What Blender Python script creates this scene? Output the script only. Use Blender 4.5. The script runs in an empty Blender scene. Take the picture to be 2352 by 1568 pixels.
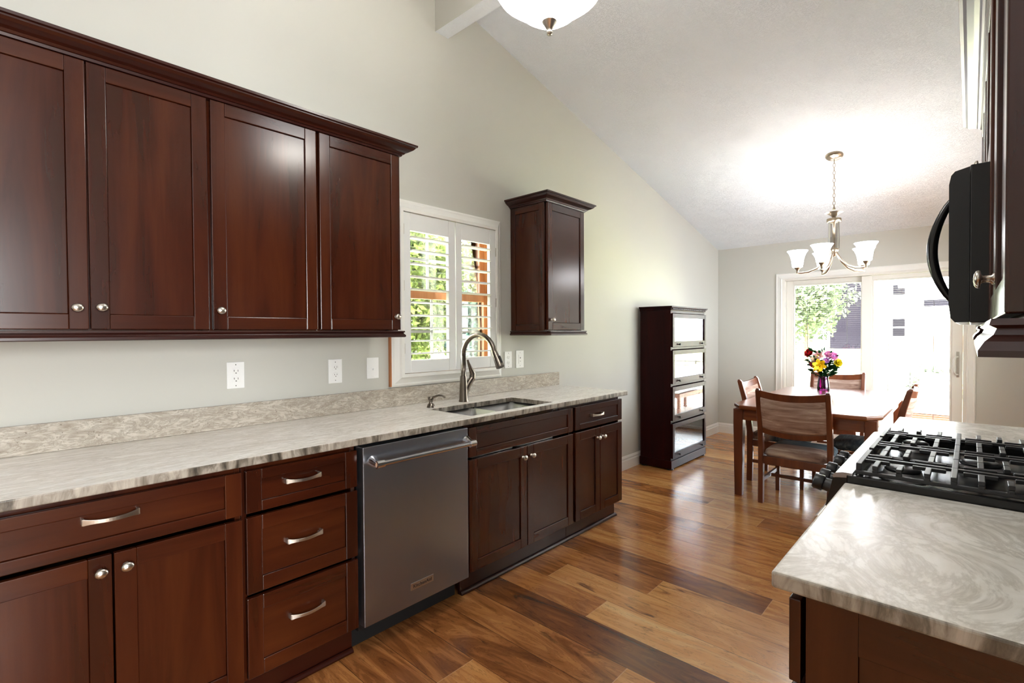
import bpy, math, random
import numpy as np
from mathutils import Vector, Matrix
random.seed(7); np.random.seed(7)
sc = bpy.context.scene
COL = sc.collection
PI = math.pi

# ---------------------------------------------------------------- camera
cam = bpy.data.cameras.new('camera')
cam.sensor_width = 36.0
cam.lens = 1140.93 / 2352 * 36.0
cam.clip_start = 0.05
cam.clip_end = 300
co = bpy.data.objects.new('camera', cam)
COL.objects.link(co)
def cam_axes(yaw, pitch, roll):
    y, p, r = map(math.radians, (yaw, pitch, roll))
    f = Vector((-math.sin(y) * math.cos(p), math.cos(y) * math.cos(p), math.sin(p)))
    r0 = Vector((math.cos(y), math.sin(y), 0)); u0 = r0.cross(f)
    return math.cos(r) * r0 + math.sin(r) * u0, -math.sin(r) * r0 + math.cos(r) * u0, f
R_, U_, F_ = cam_axes(42.7296, -0.9657, -0.3326)
M_ = Matrix((R_, U_, -F_)).transposed().to_4x4()
M_.translation = (2.4757, 0.0, 1.3366)
co.matrix_world = M_
sc.camera = co

# ---------------------------------------------------------------- world, sun, added side fill, exposure
W = bpy.data.worlds.new('sky'); sc.world = W; W.use_nodes = True
wn = W.node_tree; bg = wn.nodes['Background']
bg.inputs[0].default_value = (0.88, 0.94, 1.0, 1); bg.inputs[1].default_value = 5.2
def area(name, loc, rot, sx, sy, power, color=(1, 1, 1)):
    l = bpy.data.lights.new(name, 'AREA'); l.shape = 'RECTANGLE'; l.size = sx; l.size_y = sy
    l.energy = power; l.color = color
    o = bpy.data.objects.new(name, l); o.location = loc; o.rotation_euler = rot; COL.objects.link(o)
    return o
sun = bpy.data.lights.new('sun', 'SUN'); sun.energy = 18.0; sun.angle = math.radians(0.6); sun.color = (1, 0.97, 0.92)
so = bpy.data.objects.new('sun', sun); COL.objects.link(so)
so.rotation_euler = Vector((0.0, -0.62, 0.80)).to_track_quat('Z', 'Y').to_euler()
# added fill lamp standing in the guessed, unseen side window
area('side_fill_lamp', (5.46, -.8, 1.6), (0, math.radians(90), 0), 1.35, 1.15, 34, (1.0, 0.99, 0.97))
# sky portals in the patio door, kitchen window and both added unseen windows
for nm, loc, rot, sx, sy in (('portal_door', (1.61, 6.915, 1.0), (math.radians(-90), 0, 0), 1.66, 1.95), ('portal_window', (-.165, 2.11, 1.575), (0, math.radians(-90), 0), .97, .77), ('portal_dining', (2.995, 5.2, 1.325), (0, math.radians(90), 0), 1.25, 1.3), ('portal_side', (5.61, -.8, 1.6), (0, math.radians(90), 0), 1.4, 1.2)):
    pt_ = area(nm, loc, rot, sx, sy, 1.0); pt_.data.cycles.is_portal = True
sc.view_settings.view_transform = 'Standard'
sc.view_settings.look = 'None'
sc.view_settings.exposure = 2.06
sc.view_settings.gamma = 1.0
sc.view_settings.use_curve_mapping = False
sc.cycles.use_denoising = True
sc.cycles.max_bounces = 12
sc.cycles.transparent_max_bounces = 16
sc.cycles.diffuse_bounces = 6
sc.cycles.glossy_bounces = 5
sc.cycles.transmission_bounces = 8
sc.cycles.sample_clamp_indirect = 8
sc.cycles.caustics_reflective = False
sc.cycles.caustics_refractive = False

# ---------------------------------------------------------------- materials
def srgb(r, g, b):
    f = lambda c: (c / 255 / 12.92) if c / 255 <= .04045 else ((c / 255 + .055) / 1.055) ** 2.4
    return (f(r), f(g), f(b), 1)
class NT:
    def __init__(s, name):
        s.m = bpy.data.materials.new(name); s.m.use_nodes = True
        s.t = s.m.node_tree; s.n = s.t.nodes; s.b = s.n['Principled BSDF']; s.out = s.n['Material Output']
    def new(s, typ, **kw):
        o = s.n.new(typ)
        for k, v in kw.items():
            if k.startswith('i_'):
                key = k[2:]; key = int(key) if key.isdigit() else key.replace('_', ' ')
                o.inputs[key].default_value = v
            else: setattr(o, k, v)
        return o
    def link(s, a, b): s.t.links.new(a, b)
    def math(s, op, a, b=None, c=None):
        o = s.n.new('ShaderNodeMath'); o.operation = op
        for i, v in enumerate((a, b, c)):
            if v is None: continue
            if isinstance(v, (int, float)): o.inputs[i].default_value = v
            else: s.link(v, o.inputs[i])
        return o.outputs[0]
    def coords(s, scale, kind='Object', rnd=True):
        tc = s.new('ShaderNodeTexCoord'); src = tc.outputs[kind]
        if rnd:
            oi = s.new('ShaderNodeObjectInfo'); cb = s.new('ShaderNodeCombineXYZ')
            for i, k in enumerate((37.0, 53.0, 71.0)): s.link(s.math('MULTIPLY', oi.outputs['Random'], k), cb.inputs[i])
            va = s.new('ShaderNodeVectorMath', operation='ADD'); s.link(src, va.inputs[0]); s.link(cb.outputs[0], va.inputs[1]); src = va.outputs[0]
        mp = s.new('ShaderNodeMapping'); mp.inputs['Scale'].default_value = scale
        s.link(src, mp.inputs['Vector']); return mp.outputs[0]
    def noise(s, vec, scale, detail=4, rough=.55, dist=0.0):
        o = s.new('ShaderNodeTexNoise'); o.inputs['Scale'].default_value = scale; o.inputs['Detail'].default_value = detail
        o.inputs['Roughness'].default_value = rough; o.inputs['Distortion'].default_value = dist
        if vec is not None: s.link(vec, o.inputs['Vector'])
        return o.outputs['Fac']
    def ramp(s, fac, stops, interp='LINEAR'):
        o = s.new('ShaderNodeValToRGB'); cr = o.color_ramp; cr.interpolation = interp
        while len(cr.elements) > len(stops): cr.elements.remove(cr.elements[-1])
        while len(cr.elements) < len(stops): cr.elements.new(1.0)
        for e, (p, c) in zip(cr.elements, stops): e.position = p; e.color = c
        s.link(fac, o.inputs[0]); return o.outputs[0]
    def mix(s, fac, a, b, blend='MIX'):
        o = s.new('ShaderNodeMix'); o.data_type = 'RGBA'; o.blend_type = blend
        for sock, v in ((o.inputs[0], fac), (o.inputs[6], a), (o.inputs[7], b)):
            if isinstance(v, (int, float)): sock.default_value = v
            elif isinstance(v, tuple): sock.default_value = v
            else: s.link(v, sock)
        return o.outputs[2]
    def bump(s, h, strength=.2, dist=.01):
        o = s.new('ShaderNodeBump'); o.inputs['Strength'].default_value = strength; o.inputs['Distance'].default_value = dist
        s.link(h, o.inputs['Height']); s.link(o.outputs[0], s.b.inputs['Normal'])
    def set(s, color=None, rough=None, metal=None, coat=None, spec=None):
        b = s.b
        if color is not None:
            if isinstance(color, tuple): b.inputs['Base Color'].default_value = color
            else: s.link(color, b.inputs['Base Color'])
        if rough is not None:
            if isinstance(rough, (int, float)): b.inputs['Roughness'].default_value = rough
            else: s.link(rough, b.inputs['Roughness'])
        if metal is not None: b.inputs['Metallic'].default_value = metal
        if coat is not None: b.inputs['Coat Weight'].default_value = coat; b.inputs['Coat Roughness'].default_value = .25
        if spec is not None: b.inputs['Specular IOR Level'].default_value = spec
        return s.m

def mat_plain(name, rgb, rough=.5, metal=0, var=.06, scale=6, coat=None):
    n = NT(name); c = srgb(*rgb)
    f = n.noise(n.coords((1, 1, 1)), scale, 3)
    lo = tuple(x * (1 - var) for x in c[:3]) + (1,); hi = tuple(min(1, x * (1 + var)) for x in c[:3]) + (1,)
    return n.set(n.ramp(f, [(.3, lo), (.7, hi)]), rough, metal, coat)

def mat_wood(name, axis, dark, mid, light, rough=.22, coat=.0, fine=1.0, spec=.48):
    n = NT(name)
    sc1 = [9.0, 9.0, 9.0]; sc1['xyz'.index(axis) if axis in 'xyz' else 0] = .9
    sc2 = [70.0 * fine] * 3; sc2['xyz'.index(axis) if axis in 'xyz' else 0] = 2.2
    if axis == 'h': sc1 = [.9, .9, 9.0]; sc2 = [2.2, 2.2, 70.0 * fine]
    f1 = n.noise(n.coords(tuple(sc1)), 1.0, 5, .55, .6)
    f2 = n.noise(n.coords(tuple(sc2)), 1.0, 3, .6)
    f3 = n.noise(n.coords((2.2, 2.2, 2.2)), 1.0, 2)
    c = n.ramp(f1, [(.25, dark), (.5, mid), (.78, light)])
    c = n.mix(n.math('MULTIPLY', f2, .38), c, n.mix(1.0, c, (.45, .40, .38, 1), 'MULTIPLY'))
    c = n.mix(n.math('MULTIPLY', f3, .5), c, n.mix(1.0, c, (.62, .50, .46, 1), 'MULTIPLY'))
    oi = n.new('ShaderNodeObjectInfo')
    c = n.mix(n.math('MULTIPLY', oi.outputs['Random'], .25), c, n.mix(1.0, c, (.72, .68, .66, 1), 'MULTIPLY'))
    n.bump(f2, .012, .002)
    return n.set(c, rough, 0, coat, spec)

CH_D, CH_M, CH_L = srgb(41, 14, 5), srgb(66, 27, 11), srgb(87, 42, 18)
M = {}
M['cherry_v'] = mat_wood('cherry_vertical', 'z', CH_D, CH_M, CH_L)
M['cherry_h'] = mat_wood('cherry_horizontal', 'h', CH_D, CH_M, CH_L)
M['cherry_trim'] = mat_wood('cherry_trim', 'h', srgb(34, 8, 4), srgb(51, 15, 7), srgb(66, 24, 11), .28, .2)
M['mahogany'] = mat_wood('dark_mahogany', 'z', srgb(30, 6, 6), srgb(44, 9, 8), srgb(58, 15, 12), .35, 0, 1.0, .09)
M['oak'] = mat_wood('oak_table', 'h', srgb(112, 56, 26), srgb(148, 82, 42), srgb(178, 108, 60), .25, .5)
M['oak_v'] = mat_wood('oak_leg', 'z', srgb(92, 44, 22), srgb(124, 64, 34), srgb(150, 86, 50), .32, .3)
M['oak_chair'] = mat_wood('oak_chair', 'z', srgb(88, 42, 22), srgb(118, 62, 34), srgb(148, 86, 50), .32, .3)
M['pine'] = mat_wood('window_sash_wood', 'z', srgb(168, 104, 60), srgb(194, 128, 78), srgb(214, 154, 100), .4, .1)

def mat_granite(name, mode):
    n = NT(name)
    if mode == 'top':
        w = n.coords((9.0, 1.3, 9.0), rnd=False)
        a = n.noise(w, 1.6, 8, .62, 1.4); v = n.noise(w, 3.4, 8, .7, 2.2)
        base = n.ramp(a, [(.25, srgb(226, 219, 210)), (.45, srgb(242, 238, 232)), (.62, srgb(249, 247, 243)), (.8, srgb(233, 227, 219))])
        veins = n.ramp(v, [(.42, (0, 0, 0, 1)), (.495, (.75, .75, .75, 1)), (.55, (0, 0, 0, 1))])
        c = n.mix(n.math('MULTIPLY', veins, .55), base, srgb(150, 138, 122))
    elif mode == 'swirl':
        w = n.coords((2.6, 1.7, 2.6), rnd=False)
        a = n.noise(w, 1.5, 8, .62, 2.6); v = n.noise(w, 1.9, 9, .68, 3.4)
        base = n.ramp(a, [(.25, srgb(204, 198, 186)), (.45, srgb(226, 221, 211)), (.62, srgb(237, 234, 226)), (.8, srgb(212, 206, 194))])
        veins = n.ramp(v, [(.40, (0, 0, 0, 1)), (.49, (.8, .8, .8, 1)), (.57, (0, 0, 0, 1))])
        c = n.mix(n.math('MULTIPLY', veins, .5), base, srgb(142, 132, 114))
    elif mode == 'splash':
        tc = n.new('ShaderNodeTexCoord'); mp = n.new('ShaderNodeMapping')
        mp.inputs['Rotation'].default_value = (math.radians(-24), 0, 0); mp.inputs['Scale'].default_value = (6, 3.2, 11)
        n.link(tc.outputs['Object'], mp.inputs['Vector'])
        a = n.noise(mp.outputs[0], 1.6, 9, .66, 1.8); v = n.noise(mp.outputs[0], 2.3, 9, .7, 2.4)
        base = n.ramp(a, [(.25, srgb(160, 150, 136)), (.46, srgb(188, 179, 166)), (.62, srgb(204, 197, 185)), (.8, srgb(172, 163, 149))])
        veins = n.ramp(v, [(.40, (0, 0, 0, 1)), (.495, (.9, .9, .9, 1)), (.56, (0, 0, 0, 1))])
        c = n.mix(n.math('MULTIPLY', veins, .6), base, srgb(126, 114, 98))
        sp = n.noise(n.coords((1, 1, 1), rnd=False), 130, 2, .5)
        c = n.mix(n.ramp(sp, [(.66, (0, 0, 0, 1)), (.74, (.7, .7, .7, 1))]), c, srgb(96, 84, 72))
    else:
        w = n.coords((14, 14, 3.5), rnd=False)
        a = n.noise(w, 1.4, 6, .65, 1.0); b = n.noise(n.coords((3, 3, 3), rnd=False), 1.7, 3)
        f = n.math('ADD', n.math('MULTIPLY', a, .7), n.math('MULTIPLY', b, .3))
        c = n.ramp(f, [(.37, srgb(58, 52, 44)), (.45, srgb(112, 104, 92)), (.53, srgb(160, 152, 140)), (.68, srgb(200, 193, 180))])
        n.bump(a, .25, .004)
        return n.set(c, .35)
    return n.set(c, dict(top=.16, swirl=.23, splash=.2)[mode])
for k in ('top', 'swirl', 'splash', 'edge'): M['granite_' + k] = mat_granite('granite_' + k, k)

def mat_wall(name, rgb):
    n = NT(name); f = n.noise(n.coords((1, 1, 1)), 220, 3, .6); g = n.noise(n.coords((1, 1, 1)), 1.1, 2)
    c = srgb(*rgb); n.bump(f, .05, .002)
    return n.set(n.ramp(g, [(.3, tuple(x * .985 for x in c[:3]) + (1,)), (.7, c)]), .7, spec=.3)
M['wall'] = mat_wall('wall_paint', (198, 197, 189))
def mat_ceiling():
    n = NT('ceiling_texture'); w = n.coords((1, 1, 1), rnd=False)
    d = n.noise(w, 5.0, 3, .6, 0)
    v = n.noise(w, 34, 5, .62, 2.4); m = n.ramp(d, [(.36, (.3, .3, .3, 1)), (.66, (1, 1, 1, 1))])
    h = n.math('MULTIPLY', n.ramp(v, [(.46, (0, 0, 0, 1)), (.56, (1, 1, 1, 1))]), m)
    n.bump(h, .6, .008)
    return n.set(srgb(240, 246, 252), .8, spec=.2)
M['ceiling'] = mat_ceiling()
M['trim'] = mat_plain('white_trim_paint', (232, 231, 226), .35, 0, .01)
M['door_white'] = mat_plain('door_vinyl', (226, 224, 216), .4, 0, .01)
M['shutter'] = mat_plain('shutter_paint', (226, 227, 226), .4, 0, .01)
M['plate'] = mat_plain('plate_plastic', (240, 240, 238), .3, 0, .01)
M['slat'] = mat_plain('blind_slat', (140, 140, 142), .5, 0, .01)
M['slot'] = mat_plain('slot_dark', (96, 94, 90), .5)
M['black'] = mat_plain('black_gloss', (7, 7, 8), .22)
M['black_satin'] = mat_plain('black_satin', (22, 23, 25), .38)
M['black_door'] = mat_plain('black_appliance_door', (20, 21, 24), .3)
M['void'] = mat_plain('toe_dark', (14, 11, 9), .8)
M['iron'] = mat_plain('cast_iron', (40, 40, 42), .42, .0, .12, 90)
M['aluminium'] = mat_plain('burner_metal', (150, 150, 152), .35, .9)
M['nickel'] = mat_plain('brushed_nickel', (196, 190, 180), .28, 1.0, .05, 60)
M['nickel_dark'] = mat_plain('brushed_nickel_warm', (168, 154, 136), .3, 1.0, .05, 60)
M['tap_nickel'] = mat_plain('tap_brushed_nickel', (124, 115, 106), .27, 1.0, .05, 60)
M['chrome'] = mat_plain('chrome', (215, 215, 218), .12, 1.0)
M['steel_lip'] = mat_plain('polished_steel', (190, 192, 198), .18, 1.0)
M['frosted_black'] = mat_plain('charcoal_text', (30, 30, 32), .5)
def mat_steel(name, rgb, rough, axis):
    n = NT(name); s = [260, 260, 260]; s['xyz'.index(axis)] = 3
    f = n.noise(n.coords(tuple(s)), 1, 3, .6); g = n.noise(n.coords((1.6, 2.2, .4)), 1.5, 3)
    c = srgb(*rgb); lo = tuple(x * .78 for x in c[:3]) + (1,)
    r = n.math('ADD', n.math('MULTIPLY', f, .12), rough - .06)
    col = n.mix(n.math('MULTIPLY', g, .6), c, lo)
    n.b.inputs['Anisotropic'].default_value = .5
    return n.set(col, r, 1.0)
M['steel'] = mat_steel('brushed_steel', (160, 165, 174), .32, 'z')
M['sink'] = mat_steel('sink_steel', (186, 186, 186), .3, 'y')
def mat_fabric(name, cols, sc=(3.0, 26.0, 42.0)):
    n = NT(name); a = n.noise(n.coords(sc), 1, 6, .62, .6); b = n.noise(n.coords((300, 300, 300)), 1, 2)
    c = n.ramp(a, [(.30, srgb(*cols[0])), (.45, srgb(*cols[1])), (.58, srgb(*cols[2])), (.72, srgb(*cols[3]))])
    n.bump(b, .3, .002)
    return n.set(c, .9, spec=.15)
M['fabric'] = mat_fabric('mauve_weave', [(126, 98, 88), (164, 136, 122), (184, 158, 144), (220, 206, 190)])
def mat_seat():
    n = NT('seat_weave'); a = n.noise(n.coords((3.0, 26.0, 26.0)), 1, 6, .62, .6)
    tc = n.new('ShaderNodeTexCoord'); sx = n.new('ShaderNodeSeparateXYZ'); n.link(tc.outputs['Object'], sx.inputs[0])
    m = n.math('ADD', sx.outputs['Y'], n.math('MULTIPLY', n.math('SUBTRACT', a, .5), .12))
    c1 = n.ramp(a, [(.30, srgb(112, 86, 76)), (.5, srgb(158, 132, 118)), (.72, srgb(206, 190, 172))])
    c2 = n.ramp(a, [(.30, srgb(50, 60, 68)), (.5, srgb(84, 98, 104)), (.72, srgb(130, 142, 146))])
    f = n.ramp(m, [(.15, (0, 0, 0, 1)), (.19, (1, 1, 1, 1))])
    b = n.noise(n.coords((300, 300, 300)), 1, 2); n.bump(b, .3, .002)
    return n.set(n.mix(f, c1, c2), .9, spec=.15)
M['seat_fabric'] = mat_seat()
def mat_glass(name, tint=(1, 1, 1, 1), ior=1.45, rough=0.0, boost=1.0):
    n = NT(name); t = n.new('ShaderNodeBsdfTransparent'); t.inputs[0].default_value = tint
    g = n.new('ShaderNodeBsdfGlossy'); g.inputs['Roughness'].default_value = rough
    fr = n.new('ShaderNodeFresnel'); fr.inputs[0].default_value = ior
    mx = n.new('ShaderNodeMixShader'); n.link(n.math('MINIMUM', n.math('MULTIPLY', fr.outputs[0], boost), 1.0), mx.inputs[0])
    n.link(t.outputs[0], mx.inputs[1]); n.link(g.outputs[0], mx.inputs[2]); n.link(mx.outputs[0], n.out.inputs[0])
    return n.m
M['glass'] = mat_glass('clear_glass')
M['case_glass'] = mat_glass('bookcase_glass', (.9, .92, .92, 1), 1.45, 0.0, 0.35)
M['vase_glass'] = mat_glass('magenta_glass', (.86, .34, .78, 1), 1.5, .02, 1.6)
M['smoke_glass'] = mat_glass('smoky_glass_tube', (.72, .70, .68, 1), 1.5, .05, 1.2)
def mat_emit(name, rgb, strength, base=(245, 240, 230)):
    n = NT(name); n.set(srgb(*base), .25)
    n.b.inputs['Emission Color'].default_value = srgb(*rgb); n.b.inputs['Emission Strength'].default_value = strength
    return n.m
M['bowl_glass'] = mat_emit('lit_opal_bowl', (255, 250, 240), 12.0)
M['bowl_inside'] = mat_emit('lit_bowl_inside', (255, 252, 246), 7.0)
M['bowl_bell'] = mat_emit('lit_opal_bell', (250, 251, 255), 1.7)
M['shade_glass'] = mat_emit('lit_opal_shade', (250, 251, 255), 5.6)
def mat_leaf(name, a, b, tr=.35):
    n = NT(name); tc = n.new('ShaderNodeTexCoord'); f = n.noise(tc.outputs['Object'], 2.3, 4)
    c = n.ramp(f, [(.32, srgb(*a)), (.66, srgb(*b))])
    d = n.new('ShaderNodeBsdfDiffuse'); t = n.new('ShaderNodeBsdfTranslucent'); mx = n.new('ShaderNodeMixShader')
    mx.inputs[0].default_value = tr
    n.link(c, d.inputs[0]); n.link(c, t.inputs[0]); n.link(d.outputs[0], mx.inputs[1]); n.link(t.outputs[0], mx.inputs[2]); n.link(mx.outputs[0], n.out.inputs[0])
    return n.m
M['leaf'] = mat_leaf('tree_leaves', (22, 34, 14), (98, 110, 58))
M['leaf_blue'] = mat_leaf('spruce_needles', (14, 26, 26), (52, 74, 66))
M['leaf_grey'] = mat_leaf('grey_green_leaves', (34, 42, 34), (120, 132, 108))
M['leaf_dark'] = mat_leaf('bouquet_leaves', (18, 40, 24), (44, 84, 48), .15)
M['bark'] = mat_plain('bark', (92, 76, 62), .9, 0, .3, 14)
M['grass'] = mat_leaf('lawn_grass', (176, 186, 130), (222, 224, 180), .0)
M['concrete'] = mat_plain('patio_concrete', (214, 206, 194), .9, 0, .1, 3)
M['roof_grey'] = mat_plain('roof_shingle', (96, 92, 96), .9, 0, .2, 30)
def mat_siding(name, rgb, pitch, spec=.1):
    n = NT(name); tc = n.new('ShaderNodeTexCoord'); sx = n.new('ShaderNodeSeparateXYZ'); n.link(tc.outputs['Object'], sx.inputs[0])
    fz = n.math('FRACT', n.math('DIVIDE', sx.outputs['Z'], pitch))
    c = srgb(*rgb); lo = tuple(x * .6 for x in c[:3]) + (1,)
    return n.set(n.ramp(fz, [(.0, lo), (.10, c), (1, c)]), .8, spec=spec)
M['siding_pale'] = mat_siding('pale_siding', (226, 230, 236), .2)
M['siding_slate'] = mat_siding('slate_siding', (26, 24, 31), .2, 0.0)
M['far_window'] = mat_siding('far_window_glass', (24, 23, 28), 5.0, 0.0)
M['far_white'] = mat_plain('far_white_trim', (240, 240, 240), .6)
M['brick'] = mat_plain('far_brick', (150, 118, 108), .9, 0, .3, 8)

def mat_floor():
    n = NT('walnut_planks')
    at = n.new('ShaderNodeAttribute', attribute_name='tone'); ai = n.new('ShaderNodeAttribute', attribute_name='pid')
    uv = n.new('ShaderNodeUVMap', uv_map='start'); uw = n.new('ShaderNodeUVMap', uv_map='end')
    s1 = n.new('ShaderNodeSeparateXYZ'); s2 = n.new('ShaderNodeSeparateXYZ')
    n.link(uv.outputs[0], s1.inputs[0]); n.link(uw.outputs[0], s2.inputs[0])
    cb = n.new('ShaderNodeCombineXYZ')
    n.link(s1.outputs[0], cb.inputs[0]); n.link(s1.outputs[1], cb.inputs[1]); n.link(n.math('MULTIPLY', ai.outputs['Fac'], 17.3), cb.inputs[2])
    def mp(sx, sy):
        m = n.new('ShaderNodeMapping'); m.inputs['Scale'].default_value = (sx, sy, 1); n.link(cb.outputs[0], m.inputs['Vector']); return m.outputs[0]
    g1 = n.noise(mp(1.6, 9), 1.0, 6, .6, 2.2); g2 = n.noise(mp(3.5, 110), 1.0, 4, .65, .4); g3 = n.noise(mp(2.4, 7), 1.5, 4, .55, 1.5)
    f = n.math('ADD', n.math('MULTIPLY', g1, .56), n.math('MULTIPLY', at.outputs['Fac'], .44))
    c = n.ramp(f, [(.20, srgb(84, 50, 28)), (.36, srgb(138, 84, 45)), (.50, srgb(190, 128, 72)), (.66, srgb(222, 166, 102)), (.82, srgb(238, 200, 140))])
    c = n.mix(n.math('MULTIPLY', g2, .5), c, n.mix(1.0, c, (.5, .42, .36, 1), 'MULTIPLY'))
    kn = n.ramp(g3, [(.64, (0, 0, 0, 1)), (.74, (.8, .8, .8, 1))])
    c = n.mix(kn, c, srgb(58, 34, 22))
    # cathedral grain lines
    wv = n.ramp(n.math('FRACT', n.math('MULTIPLY', g1, 9.0)), [(0, (1, 1, 1, 1)), (.12, (0, 0, 0, 1)), (.9, (0, 0, 0, 1)), (1, (1, 1, 1, 1))])
    c = n.mix(n.math('MULTIPLY', wv, .4), c, srgb(62, 36, 22))
    dy = n.math('MINIMUM', s1.outputs[1], s2.outputs[1]); dx = n.math('MINIMUM', s1.outputs[0], s2.outputs[0])
    c = n.mix(n.math('MULTIPLY', n.math('LESS_THAN', dy, .0012), .75), c, srgb(40, 24, 15))
    c = n.mix(n.math('MULTIPLY', n.math('LESS_THAN', dx, .0016), .6), c, srgb(206, 160, 116))  # pale strip paints the glint of the plank end bevels
    n.bump(n.math('SUBTRACT', g2, n.math('MULTIPLY', n.math('LESS_THAN', dy, .0015), 2.0)), .06, .002)
    return n.set(c, n.math('ADD', n.math('MULTIPLY', g2, .07), .16), 0, .3)
M['floor'] = mat_floor()
PET = {}
for k, c in dict(red=(196, 20, 30), crimson=(150, 16, 46), pink=(226, 170, 172), peach=(236, 206, 170), yellow=(244, 202, 10), olive=(206, 190, 20), mauve=(186, 96, 148), lilac=(150, 100, 160)).items():
    PET[k] = mat_plain('petal_' + k, c, .6, 0, .18, 60)

# ---------------------------------------------------------------- mesh helpers
class MB:
    def __init__(s): s.v = []; s.f = []; s.mi = []; s.sm = []
    def add(s, vs, fs, mi=0, smooth=False):
        o = len(s.v); s.v += [tuple(map(float, p)) for p in vs]
        for f in fs: s.f.append(tuple(i + o for i in f)); s.mi.append(mi); s.sm.append(smooth)
        return s
    def box(s, x0, x1, y0, y1, z0, z1, mi=0):
        if x0 > x1: x0, x1 = x1, x0
        if y0 > y1: y0, y1 = y1, y0
        if z0 > z1: z0, z1 = z1, z0
        vs = [(x, y, z) for x in (x0, x1) for y in (y0, y1) for z in (z0, z1)]
        return s.add(vs, [(0, 1, 3, 2), (4, 6, 7, 5), (0, 4, 5, 1), (2, 3, 7, 6), (0, 2, 6, 4), (1, 5, 7, 3)], mi)
    def tube(s, pts, r, n=10, mi=0, cap=True, smooth=True):
        pts = [Vector(p) for p in pts]; rs = r if isinstance(r, (list, tuple)) else [r] * len(pts)
        vs = []; up = None
        for i, p in enumerate(pts):
            d = (pts[min(i + 1, len(pts) - 1)] - pts[max(i - 1, 0)]).normalized()
            if up is None: up = Vector((0, 0, 1)) if abs(d.z) < .9 else Vector((1, 0, 0))
            a = (up - d * up.dot(d)).normalized(); b = d.cross(a); up = a
            for k in range(n):
                t = 2 * PI * k / n; vs.append(p + (a * math.cos(t) + b * math.sin(t)) * rs[i])
        fs = []
        for i in range(len(pts) - 1):
            for k in range(n): fs.append((i * n + k, i * n + (k + 1) % n, (i + 1) * n + (k + 1) % n, (i + 1) * n + k))
        s.add(vs, fs, mi, smooth)
        if cap:
            s.add(vs[:n], [tuple(range(n - 1, -1, -1))], mi); s.add(vs[-n:], [tuple(range(n))], mi)
        return s
    def lathe(s, prof, c=(0, 0, 0), axis=(0, 0, 1), n=24, mi=0, smooth=True, cap=True):
        ax = Vector(axis).normalized(); a = ax.orthogonal().normalized(); b = ax.cross(a); c = Vector(c)
        vs = [c + ax * h + (a * math.cos(2 * PI * k / n) + b * math.sin(2 * PI * k / n)) * max(r, 1e-5) for r, h in prof for k in range(n)]
        fs = [(i * n + k, i * n + (k + 1) % n, (i + 1) * n + (k + 1) % n, (i + 1) * n + k) for i in range(len(prof) - 1) for k in range(n)]
        s.add(vs, fs, mi, smooth)
        if cap:
            if prof[0][0] > 1e-4: s.add(vs[:n], [tuple(range(n - 1, -1, -1))], mi)
            if prof[-1][0] > 1e-4: s.add(vs[-n:], [tuple(range(n))], mi)
        return s
    def loft(s, rings, mi=0, smooth=True, closed=True, cap=True):
        n = len(rings[0]); vs = [p for r in rings for p in r]; fs = []
        for i in range(len(rings) - 1):
            for k in range(n if closed else n - 1):
                fs.append((i * n + k, i * n + (k + 1) % n, (i + 1) * n + (k + 1) % n, (i + 1) * n + k))
        s.add(vs, fs, mi, smooth)
        if cap and closed: s.add(rings[0], [tuple(range(n - 1, -1, -1))], mi); s.add(rings[-1], [tuple(range(n))], mi)
        return s
    def slab(s, xs, ys, z0, z1, skip=(), mi_top=0, mi_edge=1):
        nx, ny = len(xs), len(ys)
        V = {}
        vs = []
        for z in (0, 1):
            for i in range(nx):
                for j in range(ny): V[i, j, z] = len(vs); vs.append((xs[i], ys[j], (z0, z1)[z]))
        top = []; edge = []
        cells = {(i, j) for i in range(nx - 1) for j in range(ny - 1)} - set(skip)
        for i, j in cells:
            top.append((V[i, j, 1], V[i + 1, j, 1], V[i + 1, j + 1, 1], V[i, j + 1, 1]))
            edge.append((V[i, j, 0], V[i, j + 1, 0], V[i + 1, j + 1, 0], V[i + 1, j, 0]))
            for di, dj, a, b in ((-1, 0, (i, j + 1), (i, j)), (1, 0, (i + 1, j), (i + 1, j + 1)), (0, -1, (i, j), (i + 1, j)), (0, 1, (i + 1, j + 1), (i, j + 1))):
                if (i + di, j + dj) not in cells: edge.append((V[a + (0,)], V[b + (0,)], V[b + (1,)], V[a + (1,)]))
        o = len(s.v); s.v += vs
        for f in top: s.f.append(tuple(k + o for k in f)); s.mi.append(mi_top); s.sm.append(False)
        for f in edge: s.f.append(tuple(k + o for k in f)); s.mi.append(mi_edge); s.sm.append(False)
        return s
    def xf(s, fn): s.v = [tuple(fn(*p)) for p in s.v]; return s
    def build(s, name, mats, parent=None, bevel=0, seg=2, angle=40, subsurf=0, label=None):
        me = bpy.data.meshes.new(name)
        L = Vector((0, 0, 0))
        if parent is not None:
            p = parent
            while p is not None: L = L + p.location; p = p.parent
        me.from_pydata([(x - L.x, y - L.y, z - L.z) for x, y, z in s.v], [], s.f)
        for m in (mats if isinstance(mats, (list, tuple)) else [mats]): me.materials.append(m)
        me.polygons.foreach_set('material_index', s.mi); me.polygons.foreach_set('use_smooth', s.sm)
        me.update()
        o = bpy.data.objects.new(name, me); COL.objects.link(o)
        if parent is not None: o.parent = parent
        if bevel:
            md = o.modifiers.new('bevel', 'BEVEL'); md.width = bevel; md.segments = seg; md.limit_method = 'ANGLE'; md.angle_limit = math.radians(angle)
        if subsurf:
            md = o.modifiers.new('sub', 'SUBSURF'); md.levels = subsurf; md.render_levels = subsurf
        if label: o['label'] = label
        return o
def tag(o, label, cat, group=None, kind=None):
    o['label'] = label; o['category'] = cat
    if group: o['group'] = group
    if kind: o['kind'] = kind
    return o
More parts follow.
